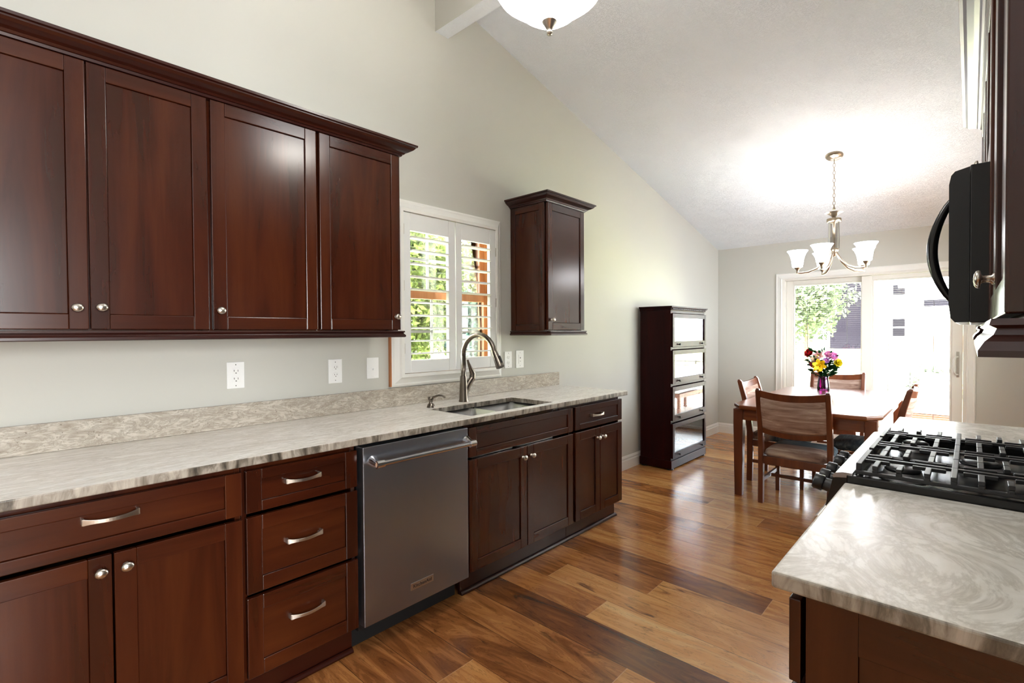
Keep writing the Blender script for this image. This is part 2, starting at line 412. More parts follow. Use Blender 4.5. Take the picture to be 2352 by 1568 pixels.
def thing(name, loc, label, cat, group=None):
    o = bpy.data.objects.new(name, None); o.empty_display_size = .05; o.location = loc; COL.objects.link(o)
    return tag(o, label, cat, group)
def struct(o, label=None):
    o['kind'] = 'structure'
    if label: o['label'] = label
    return o
def copy_tree(o, parent=None):
    c = o.copy(); COL.objects.link(c)
    if parent is not None: c.parent = parent
    for ch in [k for k in bpy.data.objects if k.parent == o and k is not c]: copy_tree(ch, c)
    return c
def sweep(mb, prof, path, mi=0, ends=True):
    """prof: (d,z) offsets; path: list of functions d -> (x,y)"""
    rings = [[(*p(d), z) for d, z in prof] for p in path]
    mb.loft(rings, mi, smooth=False, closed=True, cap=ends); return mb

# ---------------------------------------------------------------- room shell
YE = 6.73
def rake(y): return 3.441 - (y - 2.362) * 0.2334
# floor of individual planks in one mesh
def build_floor():
    V = []; Fs = []; uv1 = []; uv2 = []; tone = []; pid = []
    w = .188; X0, X1 = -0.02, 5.5
    fixed = {11: (.0, .775, .62), 10: (1.153,), 12: (1.272,), 13: (1.76,), 14: (1.20,), 16: (.963,)}
    tones = {(9, 0): .06, (9, 1): .14, (9, 2): .2, (13, 0): .18, (13, 1): .62, (12, 0): .42, (12, 1): .72, (11, 0): .34, (11, 1): .70, (10, 0): .45, (10, 1): .84, (14, 0): .60, (14, 1): .58, (8, 0): .30, (8, 1): .66, (8, 2): .7, (7, 0): .26, (7, 1): .6, (6, 0): .22, (6, 1): .6, (5, 0): .3, (4, 0): .25, (15, 0): .3, (16, 0): .4, (16, 1): .5, (17, 0): .3, (17, 1): .45}  # own plank tones, with near-left shade and right-side brightness painted in
    rng = random.Random(3); n = 0
    for r in range(-21, 27):
        k = r + 11; y0 = 2.12 + w * r; y1 = y0 + w
        if y1 < -4 or y0 > YE: continue
        key = k
        if key in fixed and key != 11: xs = [X0] + list(fixed[key])
        elif key == 11: xs = [X0, .775]
        else: xs = [X0, X0 + rng.uniform(.5, 1.7)]
        if key in (9,): xs = [X0, 2.1]
        if key in (7, 8): xs = [X0, 1.48 if key == 8 else 1.7]
        while xs[-1] < X1: xs.append(xs[-1] + rng.uniform(1.2, 1.9))
        xs[-1] = X1
        if len(xs) > 2 and xs[-1] - xs[-2] < .05: xs.pop(-2)
        for i in range(len(xs) - 1):
            a, b = xs[i], xs[i + 1]; o = len(V)
            V += [(a, y0, 0), (b, y0, 0), (b, y1, 0), (a, y1, 0)]; Fs.append((o, o + 1, o + 2, o + 3))
            off = rng.uniform(0, 0)
            uv1 += [(0, 0), (b - a, 0), (b - a, w), (0, w)]; uv2 += [(b - a, w), (0, w), (0, 0), (b - a, 0)]
            tone.append(tones.get((key, i), rng.uniform(.28, .78))); pid.append(rng.uniform(0, 10))
    me = bpy.data.meshes.new('floor'); me.from_pydata(V, [], Fs); me.materials.append(M['floor'])
    for nm, dat in (('start', uv1), ('end', uv2)):
        l = me.uv_layers.new(name=nm); l.data.foreach_set('uv', [c for p in dat for c in p])
    for nm, dat in (('tone', tone), ('pid', pid)):
        a = me.attributes.new(nm, 'FLOAT', 'FACE'); a.data.foreach_set('value', dat)
    o = bpy.data.objects.new('floor', me); COL.objects.link(o); return struct(o)
build_floor()
sub = MB().box(-.02, 5.5, -4.0, 6.9, -.12, -.004)
struct(sub.build('subfloor', M['void']))

# left wall with the kitchen window hole
WY0, WY1, WZ0, WZ1 = 1.722, 2.502, 1.085, 2.068
def wall_x(name, x0, x1, y0, y1, hole, top):
    mb = MB()
    a, b, c, d = hole
    def prism(ya, yb, za, zb):  # zb may be callable
        zt = (zb(ya), zb(yb)) if callable(zb) else (zb, zb)
        vs = [(x, y, z) for x in (x0, x1) for (y, z) in ((ya, za), (yb, za), (yb, zt[1]), (ya, zt[0]))]
        mb.add(vs, [(0, 3, 2, 1), (4, 5, 6, 7), (0, 1, 5, 4), (2, 3, 7, 6), (1, 2, 6, 5), (0, 4, 7, 3)])
    prism(y0, 0.0, 0, top); prism(0.0, a, 0, top); prism(a, 2.0, 0, c); prism(2.0, b, 0, c); prism(a, 2.0, d, top); prism(2.0, b, d, top); prism(b, y1, 0, top)
    return mb.build(name, M['wall'])
topz = lambda y: (rake(y) if y >= 2.0 else 3.525 - (2.0 - y) * .2334) + .05
struct(wall_x('wall_left', -.16, 0, -4.1, 6.9, (WY0, WY1, WZ0, WZ1), topz))
# end wall with sliding door opening
DX0, DX1, DZ = .772, 2.447, 1.975
bw = MB()
bw.box(-.0, DX0, YE, YE + .16, 0, 2.52).box(DX1, 5.6, YE, YE + .16, 0, 2.52).box(DX0, DX1, YE, YE + .16, DZ, 2.52)
struct(bw.build('wall_back', M['wall']))
XR = 2.865
wr = MB(); HY0, HY1, HZ0, HZ1 = 4.55, 5.85, .70, 1.95
def pz(y): return 3.56 - (y - 2.0) * .2334 if y > 2 else 3.18 + (y - .38) * .2346
for ya, yb, za, zb in ((.38, 2.0, 0, None), (2.0, HY0, 0, None), (HY0, HY1, 0, HZ0), (HY0, HY1, HZ1, None), (HY1, YE, 0, None)):  # unseen near end lengthened to block side light from the base end panel
    t0, t1 = (pz(ya), pz(yb)) if zb is None else (zb, zb)
    vs = [(x, y, z) for x in (XR, XR + .12) for y, z in ((ya, za), (yb, za), (yb, t1), (ya, t0))]
    wr.add(vs, [(0, 3, 2, 1), (4, 5, 6, 7), (0, 1, 5, 4), (2, 3, 7, 6), (1, 2, 6, 5), (0, 4, 7, 3)])
struct(wr.build('wall_right', M['wall']))
w3 = MB()
for bx in ((XR - .01, XR + .125, HY0 - .06, HY1 + .06, HZ0 - .03, HZ0), (XR - .01, XR + .0, HY0 - .06, HY0, HZ0, HZ1), (XR - .01, XR + .0, HY1, HY1 + .06, HZ0, HZ1), (XR - .01, XR + .0, HY0 - .06, HY1 + .06, HZ1, HZ1 + .06), (XR + .05, XR + .09, 5.17, 5.23, HZ0, HZ1), (XR + .05, XR + .09, HY0, HY1, 1.33, 1.37)): w3.box(*bx)
struct(w3.build('added_dining_window', M['trim']))  # guessed window out of view, added to fill the dining side with daylight
wrr = MB().box(XR + .12, 5.6, .26, .38, 0, 3.2); struct(wrr.build('wall_return', M['wall']))
ws = MB().box(5.5, 5.62, -4, -1.4, 0, 3.4).box(5.5, 5.62, -.2, .38, 0, 3.4).box(5.5, 5.62, -1.4, -.2, 0, .9).box(5.5, 5.62, -1.4, -.2, 2.3, 3.4)
struct(ws.build('wall_side', M['wall']))
struct(MB().box(0, 5.5, -4.12, -4, 0, 2.3).build('wall_front', M['wall']))
mb = MB()
for bx in ((5.47, 5.58, -1.4, -.2, .87, .90), (5.54, 5.58, -.82, -.78, .9, 2.3), (5.54, 5.58, -1.4, -1.36, .9, 2.3), (5.54, 5.58, -.24, -.2, .9, 2.3)): mb.box(*bx)
struct(mb.build('added_side_window', M['trim']))  # guessed window out of view, added as a source of side light
# ceilings: long far slope, and near slope over kitchen and living space
def slope(name, pts, x0, x1, th=.08):
    mb = MB(); n = len(pts)
    vs = [(x, y, z) for x in (x0, x1) for (y, z) in [*pts, *[(y, z + th) for y, z in reversed(pts)]]]
    m = 2 * n
    fs = [tuple(range(m)), tuple(range(2 * m - 1, m - 1, -1))] + [(i, i + m, (i + 1) % m + m, (i + 1) % m) for i in range(m)]
    mb.add(vs, fs); return struct(mb.build(name, M['ceiling']))
slope('ceiling', [(2.0, rake(2.0)), (6.9, rake(6.9))], -.0, 5.6)
slope('ceiling_near', [(-7.2, 3.525 - 9.2 * .2334), (2.0, 3.525)], -.0, 5.6)  # stretch past the front wall is an unseen overhang added to stop sun
# dropped beam across the ridge
bm = MB()
bm.box(0, XR, 1.988, 2.092, 3.224, 3.53, 0)
vsb = bm
b_o = MB(); b_o.box(0, XR, 1.988, 2.092, 3.224, 3.50, 0)
b_o.mi = [0, 0, 0, 1, 1, 0]
struct(b_o.build('trim_1', [M['wall'], M['ceiling']]))
# baseboards
def baseboard(name, path):
    mb = MB(); prof = [(0, 0), (.016, 0), (.016, .085), (.012, .095), (.012, .11), (.007, .122), (.004, .13), (0, .13)]
    sweep(mb, prof, path); return struct(mb.build(name, M['trim']))
baseboard('baseboard_left', [lambda d: (d, 3.162), lambda d: (d, YE - d)])
baseboard('baseboard_back', [lambda d: (d, YE - d), lambda d: (.704, YE - d)])

# ---------------------------------------------------------------- kitchen window with shutters
w1 = bpy.data.objects.new('window_1', None); w1.location = (0, 2.1, 1.03); COL.objects.link(w1); struct(w1, 'white shuttered kitchen window above the sink')
def frame_sweep(mb, prof, y0, y1, z0, z1):
    """prof (t,x): t = inset from outer edge, rectangle in the yz plane"""
    cs = [(y0, z0, 1, 1), (y1, z0, -1, 1), (y1, z1, -1, -1), (y0, z1, 1, -1)]
    rings = [[(x, y + sy * t, z + sz * t) for t, x in prof] for y, z, sy, sz in cs]
    rings.append(rings[0]); mb.loft(rings, smooth=False, closed=True, cap=False); return mb
mb = MB(); frame_sweep(mb, [(0, 0.0), (0, .012), (.012, .018), (.020, .018), (.045, .034), (.055, .044), (.074, .044), (.074, 0.0)], 1.634, 2.552, 1.026, 2.128)
mb.build('casing', M['trim'], w1)
MB().box(.002, .02, 1.624, 1.633, 1.03, 1.33).build('casing_edge', M['pine'], w1, label='bare orange wood edge beside the white casing')
jm = MB()
for b in ((-.155, -.005, WY0, WY0 + .012, WZ0, WZ1), (-.155, -.005, WY1 - .012, WY1, WZ0, WZ1), (-.155, -.005, WY0 + .012, WY1 - .012, WZ1 - .012, WZ1), (-.155, -.005, WY0 + .012, WY1 - .012, WZ0, WZ0 + .012)): jm.box(*b)
jm.build('jamb', M['pine'], w1)
def sash(z0, z1, x, ncol, rows):
    y0, y1 = WY0 + .013, WY1 - .013
    f = MB(); t = .045
    f.box(x, x + .035, y0, y0 + t, z0, z1).box(x, x + .035, y1 - t, y1, z0, z1).box(x, x + .035, y0 + t, y1 - t, z0, z0 + t).box(x, x + .035, y0 + t, y1 - t, z1 - t, z1)
    s = f.build('window_sash', M['pine'], w1, .003)
    MB().box(x + .012, x + .016, y0 + t, y1 - t, z0 + t, z1 - t).build('glass', M['glass'], s)
    g = MB()
    for i in range(1, ncol):
        yy = y0 + t + (y1 - y0 - 2 * t) * i / ncol; g.box(x + .006, x + .0115, yy - .009, yy + .009, z0 + t, z1 - t)
    for i in range(1, rows):
        zz = z0 + t + (z1 - z0 - 2 * t) * i / rows; g.box(x + .006, x + .0115, y0 + t, y1 - t, zz - .009, zz + .009)
    g.build('grille', M['trim'], s)
sash(1.10, 1.60, -.085, 3, 2); sash(1.57, 2.05, -.125, 3, 2)
def shutter(y0, y1):
    z0, z1 = 1.103, 2.051; sw0, sw1 = (.050, .056); lz0, lz1 = 1.178, 1.948
    f = MB()
    f.box(.008, .036, y0, y0 + sw0, z0, z1).box(.008, .036, y1 - sw1, y1, z0, z1)
    f.box(.009, .035, y0 + sw0, y1 - sw1, lz1, z1).box(.009, .035, y0 + sw0, y1 - sw1, z0, lz0)
    p = f.build('shutter_panel', M['shutter'], w1, .003)
    l = MB(); n = 10; step = (lz1 - lz0) / n
    for k in range(n):
        z = lz0 + step * (k + .5); ring = []
        for i in range(12):
            a = 2 * PI * i / 12; xx = .033 * math.cos(a); zz = .0048 * math.sin(a); t = math.radians(4)
            ring.append((.024 + xx * math.cos(t) - zz * math.sin(t), z + xx * math.sin(t) + zz * math.cos(t)))
        l.loft([[(x, y0 + sw0 + .002, zz) for x, zz in ring], [(x, y1 - sw1 - .002, zz) for x, zz in ring]])
    l.build('louvers', M['shutter'], p)
    return p
pl = shutter(1.710, 2.108); pr = shutter(2.114, 2.477)
for p, y, zs in ((pl, 1.7085, (1.25, 1.62, 1.95)), (pr, 2.479, (1.2, 1.55, 1.9))):
    for z in zs: MB().box(.034, .042, y - .004, y + .004, z - .03, z + .03).build('hinge', M['nickel'], p)

# ---------------------------------------------------------------- cabinet builders
def door_mb(mb, mp, a0, a1, z0, z1, out, th=.019, st=.055, rl=None, rec=.007, slab=False):
    """shaker front; mp(a, z, c): c measured outward; slots: 0 vertical grain, 1 horizontal"""
    rl = rl or st
    def bx(aa, ab, za, zb, ca, cb, mi):
        p = mp(aa, za, ca); q = mp(ab, zb, cb); mb.box(p[0], q[0], p[1], q[1], p[2], q[2], mi)
    c0, c1 = out - th, out
    bx(a0, a0 + st, z0, z1, c0, c1, 0); bx(a1 - st, a1, z0, z1, c0, c1, 0)
    bx(a0 + st, a1 - st, z0, z0 + rl, c0, c1, 1); bx(a0 + st, a1 - st, z1 - rl, z1, c0, c1, 1)
    bx(a0 + st, a1 - st, z0 + rl, z1 - rl, c0, c1 - rec, 2)
    return mb
CV = [M['cherry_v'], M['cherry_h'], M['cherry_v']]
CH = [M['cherry_v'], M['cherry_h'], M['cherry_h']]
mpL = lambda a, z, c: (c, a, z)              # left run: outward = +x
mpR = lambda a, z, c: (XR - c, a, z)         # right run: outward = -x
def knob(mp, a, z, out, parent, name='knob'):
    o = Vector(mp(a, z, out)); d = Vector(mp(a, z, out + 1)) - o
    k = MB().lathe([(.0095, -.001), (.0095, .002), (.0055, .004), (.0048, .015), (.007, .017), (.0155, .0185), (.0165, .021), (.0145, .0245), (.009, .027), (.0, .0282)], o, d, 20)
    s = lambda x, y, zz: (x, o.y + (y - o.y) * 1.0, o.z + (zz - o.z) * .86)
    k.xf(s); return k.build(name, M['nickel'], parent)
def pull(mp, a, z, out, parent, L=.064):
    mb = MB(); N = 16; rings = []
    for i in range(N + 1):
        t = -1 + 2 * i / N; c = out + .018 + .013 * math.cos(PI / 2 * t); hh = .0055 + .0045 * t ** 4; zz = z - .003 * math.cos(PI / 2 * t)
        aa = a + L * t
        rings.append([mp(aa, zz - hh, c), mp(aa, zz + hh, c), mp(aa, zz + hh, c + .004), mp(aa, zz - hh, c + .004)])
    mb.loft(rings, smooth=False)
    for s in (-1, 1):
        p = mp(a + s * L - .004 * s, z - .009, out - .001); q = mp(a + s * L + .003 * s, z + .009, out + .021); mb.box(p[0], q[0], p[1], q[1], p[2], q[2])
    return mb.build('handle', M['nickel'], parent, .0012)
def carcass(mp, a0, a1, depth, z0, z1, toe=True, t=.018, toeshoe=True, kick=.065):
    mb = MB()
    def bx(aa, ab, za, zb, ca, cb, mi=0):
        p = mp(aa, za, ca); q = mp(ab, zb, cb); mb.box(p[0], q[0], p[1], q[1], p[2], q[2], mi)
    bx(a0, a0 + t, z0, z1, .002, depth); bx(a1 - t, a1, z0, z1, .002, depth)
    bx(a0 + t, a1 - t, z0, z0 + t, .002, depth); bx(a0 + t, a1 - t, z0 + t, z1, .002, .012)
    return mb
BZ0, BZ1 = .112, .8835
XF = .635; DEP = XF - .0195
def base_cab(a0, a1, label, fronts, mp=mpL, xf=XF, rails=True, toe_side=None):
    c = thing('base_cabinet', mp((a0 + a1) / 2, 0, .3), label, 'cabinet')
    dep = xf - .034
    b = carcass(mp, a0, a1, dep, BZ0, BZ1)
    p = mp(a0 + .018, BZ1 - .03, dep - .03); q = mp(a1 - .018, BZ1, dep - .001); b.box(p[0], q[0], p[1], q[1], p[2], q[2])
    b.build('body', M['cherry_v'], c, .001)
    k = MB(); p = mp(a0 + .0, 0, dep - .0515); q = mp(a1 - .0, BZ0, dep - .0355); k.box(p[0], q[0], p[1], q[1], p[2], q[2])
    kk = k.build('toe_kick', M['cherry_trim'], c)
    s = MB(); prof = [(0, 0), (.017, 0), (.016, .007), (.012, .013), (.006, .018), (0, .019)]
    rings = [[mp(a, z, dep - .0355 + d) for d, z in prof] for a in (a0, a1 + (.012 if toe_side else 0))]
    s.loft(rings, smooth=True); s.build('shoe_moulding', M['cherry_trim'], c)
    for f in fronts:
        kind, fa0, fa1, fz0, fz1 = f[:5]
        mb = MB()
        if kind in ('drawer', 'panel'):
            door_mb(mb, mp, fa0, fa1, fz0, fz1, xf, st=.052, rl=.036 if fz1 - fz0 < .2 else .052)
            o = mb.build('drawer' if kind == 'drawer' else 'false_front', CH, c, .0024, 2)
            if kind == 'drawer': pull(mp, f[5], f[6], xf - .007 if True else xf, o)
        else:
            door_mb(mb, mp, fa0, fa1, fz0, fz1, xf, st=.054)
            o = mb.build('door', CV, c, .0024, 2)
            knob(mp, f[5], f[6], xf, o)
    return c
DZ0, DZ1, DRZ0, DRZ1 = .130, .698, .713, .862
base_cab(-.092, .622, 'wide dark cherry base cabinet left of the three-drawer cabinet, with one drawer above two doors', [
    ('drawer', -.086, .617, DRZ0, DRZ1, .2625, .810), ('door', -.086, .263, DZ0, DZ1, .236, .655), ('door', .268, .617, DZ0, DZ1, .296, .655)])
base_cab(.624, 1.060, 'dark cherry base cabinet of three stacked drawers beside the dishwasher', [
    ('drawer', .630, 1.055, DRZ0, DRZ1, .830, .800), ('drawer', .630, 1.055, .428, .698, .833, .578), ('drawer', .630, 1.055, .130, .414, .840, .296)])
base_cab(1.664, 2.568, 'cherry sink base cabinet right of the dishwasher with wide false drawer front', [
    ('panel', 1.672, 2.556, DRZ0, DRZ1), ('door', 1.672, 2.112, DZ0, DZ1, 2.078, .640), ('door', 2.117, 2.556, DZ0, DZ1, 2.150, .640)])
base_cab(2.570, 3.158, 'narrow cherry base cabinet at the far end of the sink counter', [
    ('drawer', 2.582, 3.153, DRZ0, DRZ1, 2.830, .790), ('door', 2.582, 2.866, DZ0, DZ1, 2.835, .632), ('door', 2.870, 3.153, DZ0, DZ1, 2.900, .632)], toe_side=True)

# ---------------------------------------------------------------- dishwasher
dw = thing('dishwasher', (.3, 1.352, 0), 'stainless steel dishwasher with bar handle under the left counter', 'dishwasher')
MB().box(.03, .598, 1.072, 1.636, .09, .872).build('tub', M['black_satin'], dw)
MB().box(.52, .548, 1.068, 1.645, .004, .118).build('toe_panel', M['void'], dw)
d = MB(); d.box(.60, .660, 1.0665, 1.6405, .130, .8725); d.build('door', M['steel'], dw, .003)
hd = MB(); hd.tube([(.712, 1.125, .806), (.712, 1.610, .806)], .0115, 16); hd.build('handle_bar', M['steel_lip'], dw)
for y, s in ((1.108, 1), (1.628, -1)):
    e = MB(); e.tube([(.712, y - .012 * s, .806), (.712, y + .022 * s, .806)], .0165, 16)
    e.tube([(.712, y, .806), (.690, y, .806), (.661, y, .812)], [.0165, .017, .024], 14)
    e.build('handle_mount', M['chrome'], dw)
bp = MB().box(.6602, .6635, 1.294, 1.420, .197, .229); bg_ = bp.build('badge', M['nickel'], dw, .0015)
def text_mesh(txt, size, parent, mat, place, name='lettering', extrude=.0006, bold=.012, spacing=1.0):
    cu = bpy.data.curves.new('txt', 'FONT'); cu.body = txt; cu.size = size; cu.extrude = extrude; cu.offset = bold * size; cu.align_x = 'CENTER'; cu.align_y = 'CENTER'; cu.space_character = spacing
    to = bpy.data.objects.new('txt', cu); COL.objects.link(to); bpy.context.view_layer.update()
    me = bpy.data.meshes.new_from_object(to.evaluated_get(bpy.context.evaluated_depsgraph_get()))
    bpy.data.objects.remove(to); mb = MB(); mb.add([place(*v.co) for v in me.vertices], [tuple(p.vertices) for p in me.polygons])
    return mb.build(name, mat, parent)
text_mesh('KitchenAid', .0215, bg_, M['frosted_black'], lambda x, y, z: (.6638 + z, 1.357 + x, .2125 + y), spacing=1.05)

# ---------------------------------------------------------------- left worktop, splash, sink, tap
ct = MB(); ct.slab([.002, .252, .598, .655], [-.11, 1.722, 2.398, 3.203], .884, .914, {(1, 1)})
tag(ct.build('countertop', [M['granite_top'], M['granite_edge']], None, .004, 3), 'long pale streaked granite countertop with the sink along the left wall', 'countertop')
bs = MB(); bs.box(.0015, .021, -.11, 3.222, .9145, 1.020, 0)
tag(bs.build('backsplash', [M['granite_splash']], None, .0015), 'low brown-veined granite backsplash strip along the left wall', 'backsplash')
sk = thing('sink', (.425, 2.06, .88), 'undermount stainless double-bowl sink in the left counter', 'sink')
def bowl(y0, y1, zb=.70):
    x0, x1 = .246, .604; t = .003; b = MB()
    r = .035
    def ring(x0, x1, y0, y1, z, r=r):
        out = []
        for cx, cy, a0 in ((x1 - r, y1 - r, 0), (x0 + r, y1 - r, 90), (x0 + r, y0 + r, 180), (x1 - r, y0 + r, 270)):
            for k in range(5):
                a = math.radians(a0 + 22.5 * k); out.append((cx + r * math.cos(a), cy + r * math.sin(a), z))
        return out
    rings = [ring(x0 - t, x1 + t, y0 - t, y1 + t, zb - t), ring(x0 - t, x1 + t, y0 - t, y1 + t, .8835), ring(x0, x1, y0, y1, .8835), ring(x0 + .004, x1 - .004, y0 + .004, y1 - .004, zb + .02), ring(x0 + .02, x1 - .02, y0 + .02, y1 - .02, zb)]
    b.loft(rings, smooth=True); return b.build('bowl', M['sink'], sk)
for a, b_ in ((1.716, 2.040), (2.056, 2.404)):
    o = bowl(a, b_)
    MB().lathe([(.0, .001), (.020, .001), (.032, .003), (.040, .0015)], (.425, (a + b_) / 2, .7003), (0, 0, 1), 24).build('drain', M['chrome'], o)
fc = thing('faucet', (.168, 2.053, .9145), 'tall brushed nickel gooseneck faucet behind the sink', 'faucet')
b = MB(); b.lathe([(.030, .914), (.030, .918), (.0265, .93), (.0245, 1.0), (.0215, 1.06), (.019, 1.075)], (.168, 2.053, 0), (0, 0, 1), 24); 
b.tube([(.168, 2.056, .925), (.169, 2.062, .965), (.171, 2.083, 1.01), (.173, 2.108, 1.042), (.174, 2.122, 1.058)], [.0245, .0235, .0215, .0205, .0205], 18)
b.build('body', M['tap_nickel'], fc)
sp = MB(); pts = [(.168, 2.053, 1.07), (.168, 2.053, 1.20)]
for k in range(0, 15):
    a = PI - k * (PI * .93) / 14; pts.append((.168 + .137 + .137 * math.cos(a), 2.053, 1.20 + .128 * math.sin(a)))
sp.tube(pts, .0155, 16); sp.build('spout', M['tap_nickel'], fc)
e = Vector(pts[-1]); dvec = (e - Vector(pts[-2])).normalized(); dvec = (dvec + Vector((.18, 0, 0))).normalized()
hd = MB(); hd.tube([e, e + dvec * .02, e + dvec * .09, e + dvec * .1], [.0165, .0185, .0245, .0245], 18); hh = hd.build('spray_head', M['tap_nickel'], fc)
c_ = e + dvec * .055 + Vector((.024, 0, .008)); MB().tube([c_ + dvec * -.02, c_ + dvec * .022], [.006, .006], 8).build('spray_button', M['black_satin'], hh)
lv = MB(); lv.tube([(.174, 2.120, 1.056), (.175, 2.124, 1.085), (.174, 2.106, 1.12), (.171, 2.094, 1.15), (.168, 2.088, 1.172)], [.0205, .0195, .0125, .0085, .0065], 16); lv.build('lever', M['tap_nickel'], fc)
sd = thing('soap_dispenser', (.203, 1.772, .9145), 'small brushed nickel soap dispenser pump left of the faucet', 'soap dispenser')
MB().lathe([(.0245, .914), (.0235, .918), (.018, .932), (.0115, .938), (.0115, .952), (.0165, .957), (.0175, .966), (.0165, .974), (0, .975)], (.203, 1.772, 0), (0, 0, 1), 20).build('body', M['tap_nickel'], sd)
MB().tube([(.21, 1.775, .968), (.225, 1.785, .976), (.245, 1.795, .983), (.265, 1.806, .982), (.28, 1.815, .972)], [.0085, .0065, .006, .0055, .005], 10).build('nozzle', M['tap_nickel'], sd)

# ---------------------------------------------------------------- wall plates
def plate(name, y0, y1, z0, z1, kind, label, cat):
    t = thing(name, (0, (y0 + y1) / 2, z0), label, cat)
    MB().box(.0005, .006, y0, y1, z0, z1).build('cover_plate', M['plate'], t, .0025)
    yc, zc = (y0 + y1) / 2, (z0 + z1) / 2
    if kind == 'decora':
        r = MB().box(.006, .0085, yc - .0165, yc + .0165, zc - .033, zc + .033).build('receptacle', M['plate'], t, .001)
        s = MB()
        for dz in (-.018, .018):
            s.box(.0083, .0089, yc - .0095, yc - .0068, zc + dz - .001, zc + dz + .007).box(.0083, .0089, yc + .0068, yc + .009, zc + dz - .002, zc + dz + .007).box(.0083, .0089, yc - .0025, yc + .0025, zc + dz - .0105, zc + dz - .006)
        s.build('slots', M['slot'], r)
    elif kind == 'duplex':
        for dz in (-.0195, .0195):
            r = MB().lathe([(.0165, 0), (.0165, .0025), (.015, .0032)], (.0055, yc, zc + dz), (1, 0, 0), 20).xf(lambda x, y, z: (x, y, (zc + dz) + (z - zc - dz) * .82)).build('receptacle', M['plate'], t)
            MB().box(.0085, .0092, yc - .008, yc - .0055, zc + dz - .001, zc + dz + .006).box(.0085, .0092, yc + .0055, yc + .008, zc + dz - .001, zc + dz + .006).box(.0085, .0092, yc - .0025, yc + .0025, zc + dz - .009, zc + dz - .005).build('slots', M['slot'], r)
    elif kind == 'toggle':
        MB().box(.006, .0075, yc - .006, yc + .006, zc - .012, zc + .012).box(.007, .018, yc - .004, yc + .004, zc - .012, zc - .002).build('toggle', M['plate'], t, .001)
    else:
        r = MB().box(.006, .0085, yc - .0165, yc + .0165, zc - .033, zc + .033).build('dimmer', M['plate'], t, .001)
        MB().box(.0083, .0092, yc - .004, yc + .004, zc + .005, zc + .014).box(.0083, .0092, yc - .002, yc + .002, zc - .018, zc - .012).build('button', M['slot'], r)
    for dz in (-.048, .048): MB().lathe([(.0025, 0), (.002, .0008), (0, .001)], (.006, yc, zc + dz), (1, 0, 0), 10).build('screw', M['slot' if kind != 'toggle' else 'plate'], t)
plate('outlet', .773, .847, 1.091, 1.212, 'decora', 'white rectangular-faced outlet under the upper cabinets, leftmost of the wall plates', 'outlet')
plate('outlet', 1.257, 1.333, 1.077, 1.204, 'duplex', 'white round-socket outlet under the upper cabinets, next to the toggle switch', 'outlet')
plate('light_switch', 1.482, 1.557, 1.086, 1.204, 'toggle', 'white toggle light switch left of the shuttered window', 'switch')
plate('outlet', 2.597, 2.672, 1.082, 1.203, 'duplex', 'white outlet touching the right edge of the window casing', 'outlet')
plate('light_switch', 2.719, 2.803, 1.077, 1.208, 'dimmer', 'white rocker dimmer switch under the small wall cabinet', 'switch')

# ---------------------------------------------------------------- upper cabinets left
UZ0, UZ1, UXF = 1.352, 2.240, .337
def upper_cab(a0, a1, label, doors, mp=mpL, xf=UXF, z0=UZ0, z1=UZ1, side=None):
    c = thing('wall_cabinet', mp((a0 + a1) / 2, z0, .0), label, 'cabinet')
    dep = xf - .032; mb = MB()
    def bx(aa, ab, za, zb, ca, cb, mi=0):
        p = mp(aa, za, ca); q = mp(ab, zb, cb); mb.box(p[0], q[0], p[1], q[1], p[2], q[2], mi)
    bx(a0, a1, z0, z1 + .02, .002, dep)
    mb.build('body', M['cherry_v'], c, .001)
    for (fa0, fa1, fz0, fz1, ka, kz) in doors:
        m = MB(); door_mb(m, mp, fa0, fa1, fz0, fz1, xf, st=.05); o = m.build('door', CV, c, .0024, 2)
        knob(mp, ka, kz, xf, o)
    return c
upper_cab(-.092, .616, 'wide two-door cherry wall cabinet at the left edge of the picture', [(-.086, .2585, 1.357, 2.236, .228, 1.427), (.263, .612, 1.357, 2.236, .290, 1.430)])
upper_cab(.618, 1.048, 'cherry wall cabinet with a bright lamp reflection on its door', [(.625, 1.042, 1.357, 2.236, .648, 1.430)])
upper_cab(1.050, 1.485, 'cherry wall cabinet nearest the window, knob on the right', [(1.056, 1.480, 1.357, 2.236, 1.452, 1.423)])
sm_c = upper_cab(2.678, 3.126, 'small cherry wall cabinet alone between the window and the dining area', [(2.684, 3.120, 1.357, 2.236, 2.722, 1.428)])
pm = MB(); door_mb(pm, lambda a, z, c: (a, 2.678 - c, z), .004, .316, 1.354, 2.236, .012, th=.0115, st=.046); pm.build('side_panel', CV, sm_c, .0013)
CR = [(-.03, 2.238), (.004, 2.238), (.007, 2.246), (.013, 2.247), (.018, 2.254), (.030, 2.259), (.046, 2.268), (.054, 2.276), (.054, 2.281), (.063, 2.283), (.064, 2.292), (-.03, 2.292)]
LR = [(-.022, 1.351), (.010, 1.351), (.011, 1.345), (.005, 1.341), (.008, 1.336), (.014, 1.330), (.014, 1.322), (.009, 1.319), (-.022, 1.319)]
cr = MB(); sweep(cr, CR, [lambda d: (.337 + d, -.092), lambda d: (.337 + d, 1.487 + d), lambda d: (.003, 1.487 + d)])
tag(cr.build('crown_moulding', M['cherry_trim']), 'long dark cherry crown moulding on top of the left wall cabinets', 'moulding')
lr = MB(); sweep(lr, LR, [lambda d: (.337 + d, -.092), lambda d: (.337 + d, 1.487 + d), lambda d: (.003, 1.487 + d)])
tag(lr.build('light_rail', M['cherry_trim']), 'dark cherry light rail under the left wall cabinets', 'moulding')
cr = MB(); sweep(cr, CR, [lambda d: (.003, 2.666 - d), lambda d: (.337 + d, 2.666 - d), lambda d: (.337 + d, 3.126 + d), lambda d: (.003, 3.126 + d)])
cr.build('crown', M['cherry_trim'], sm_c)
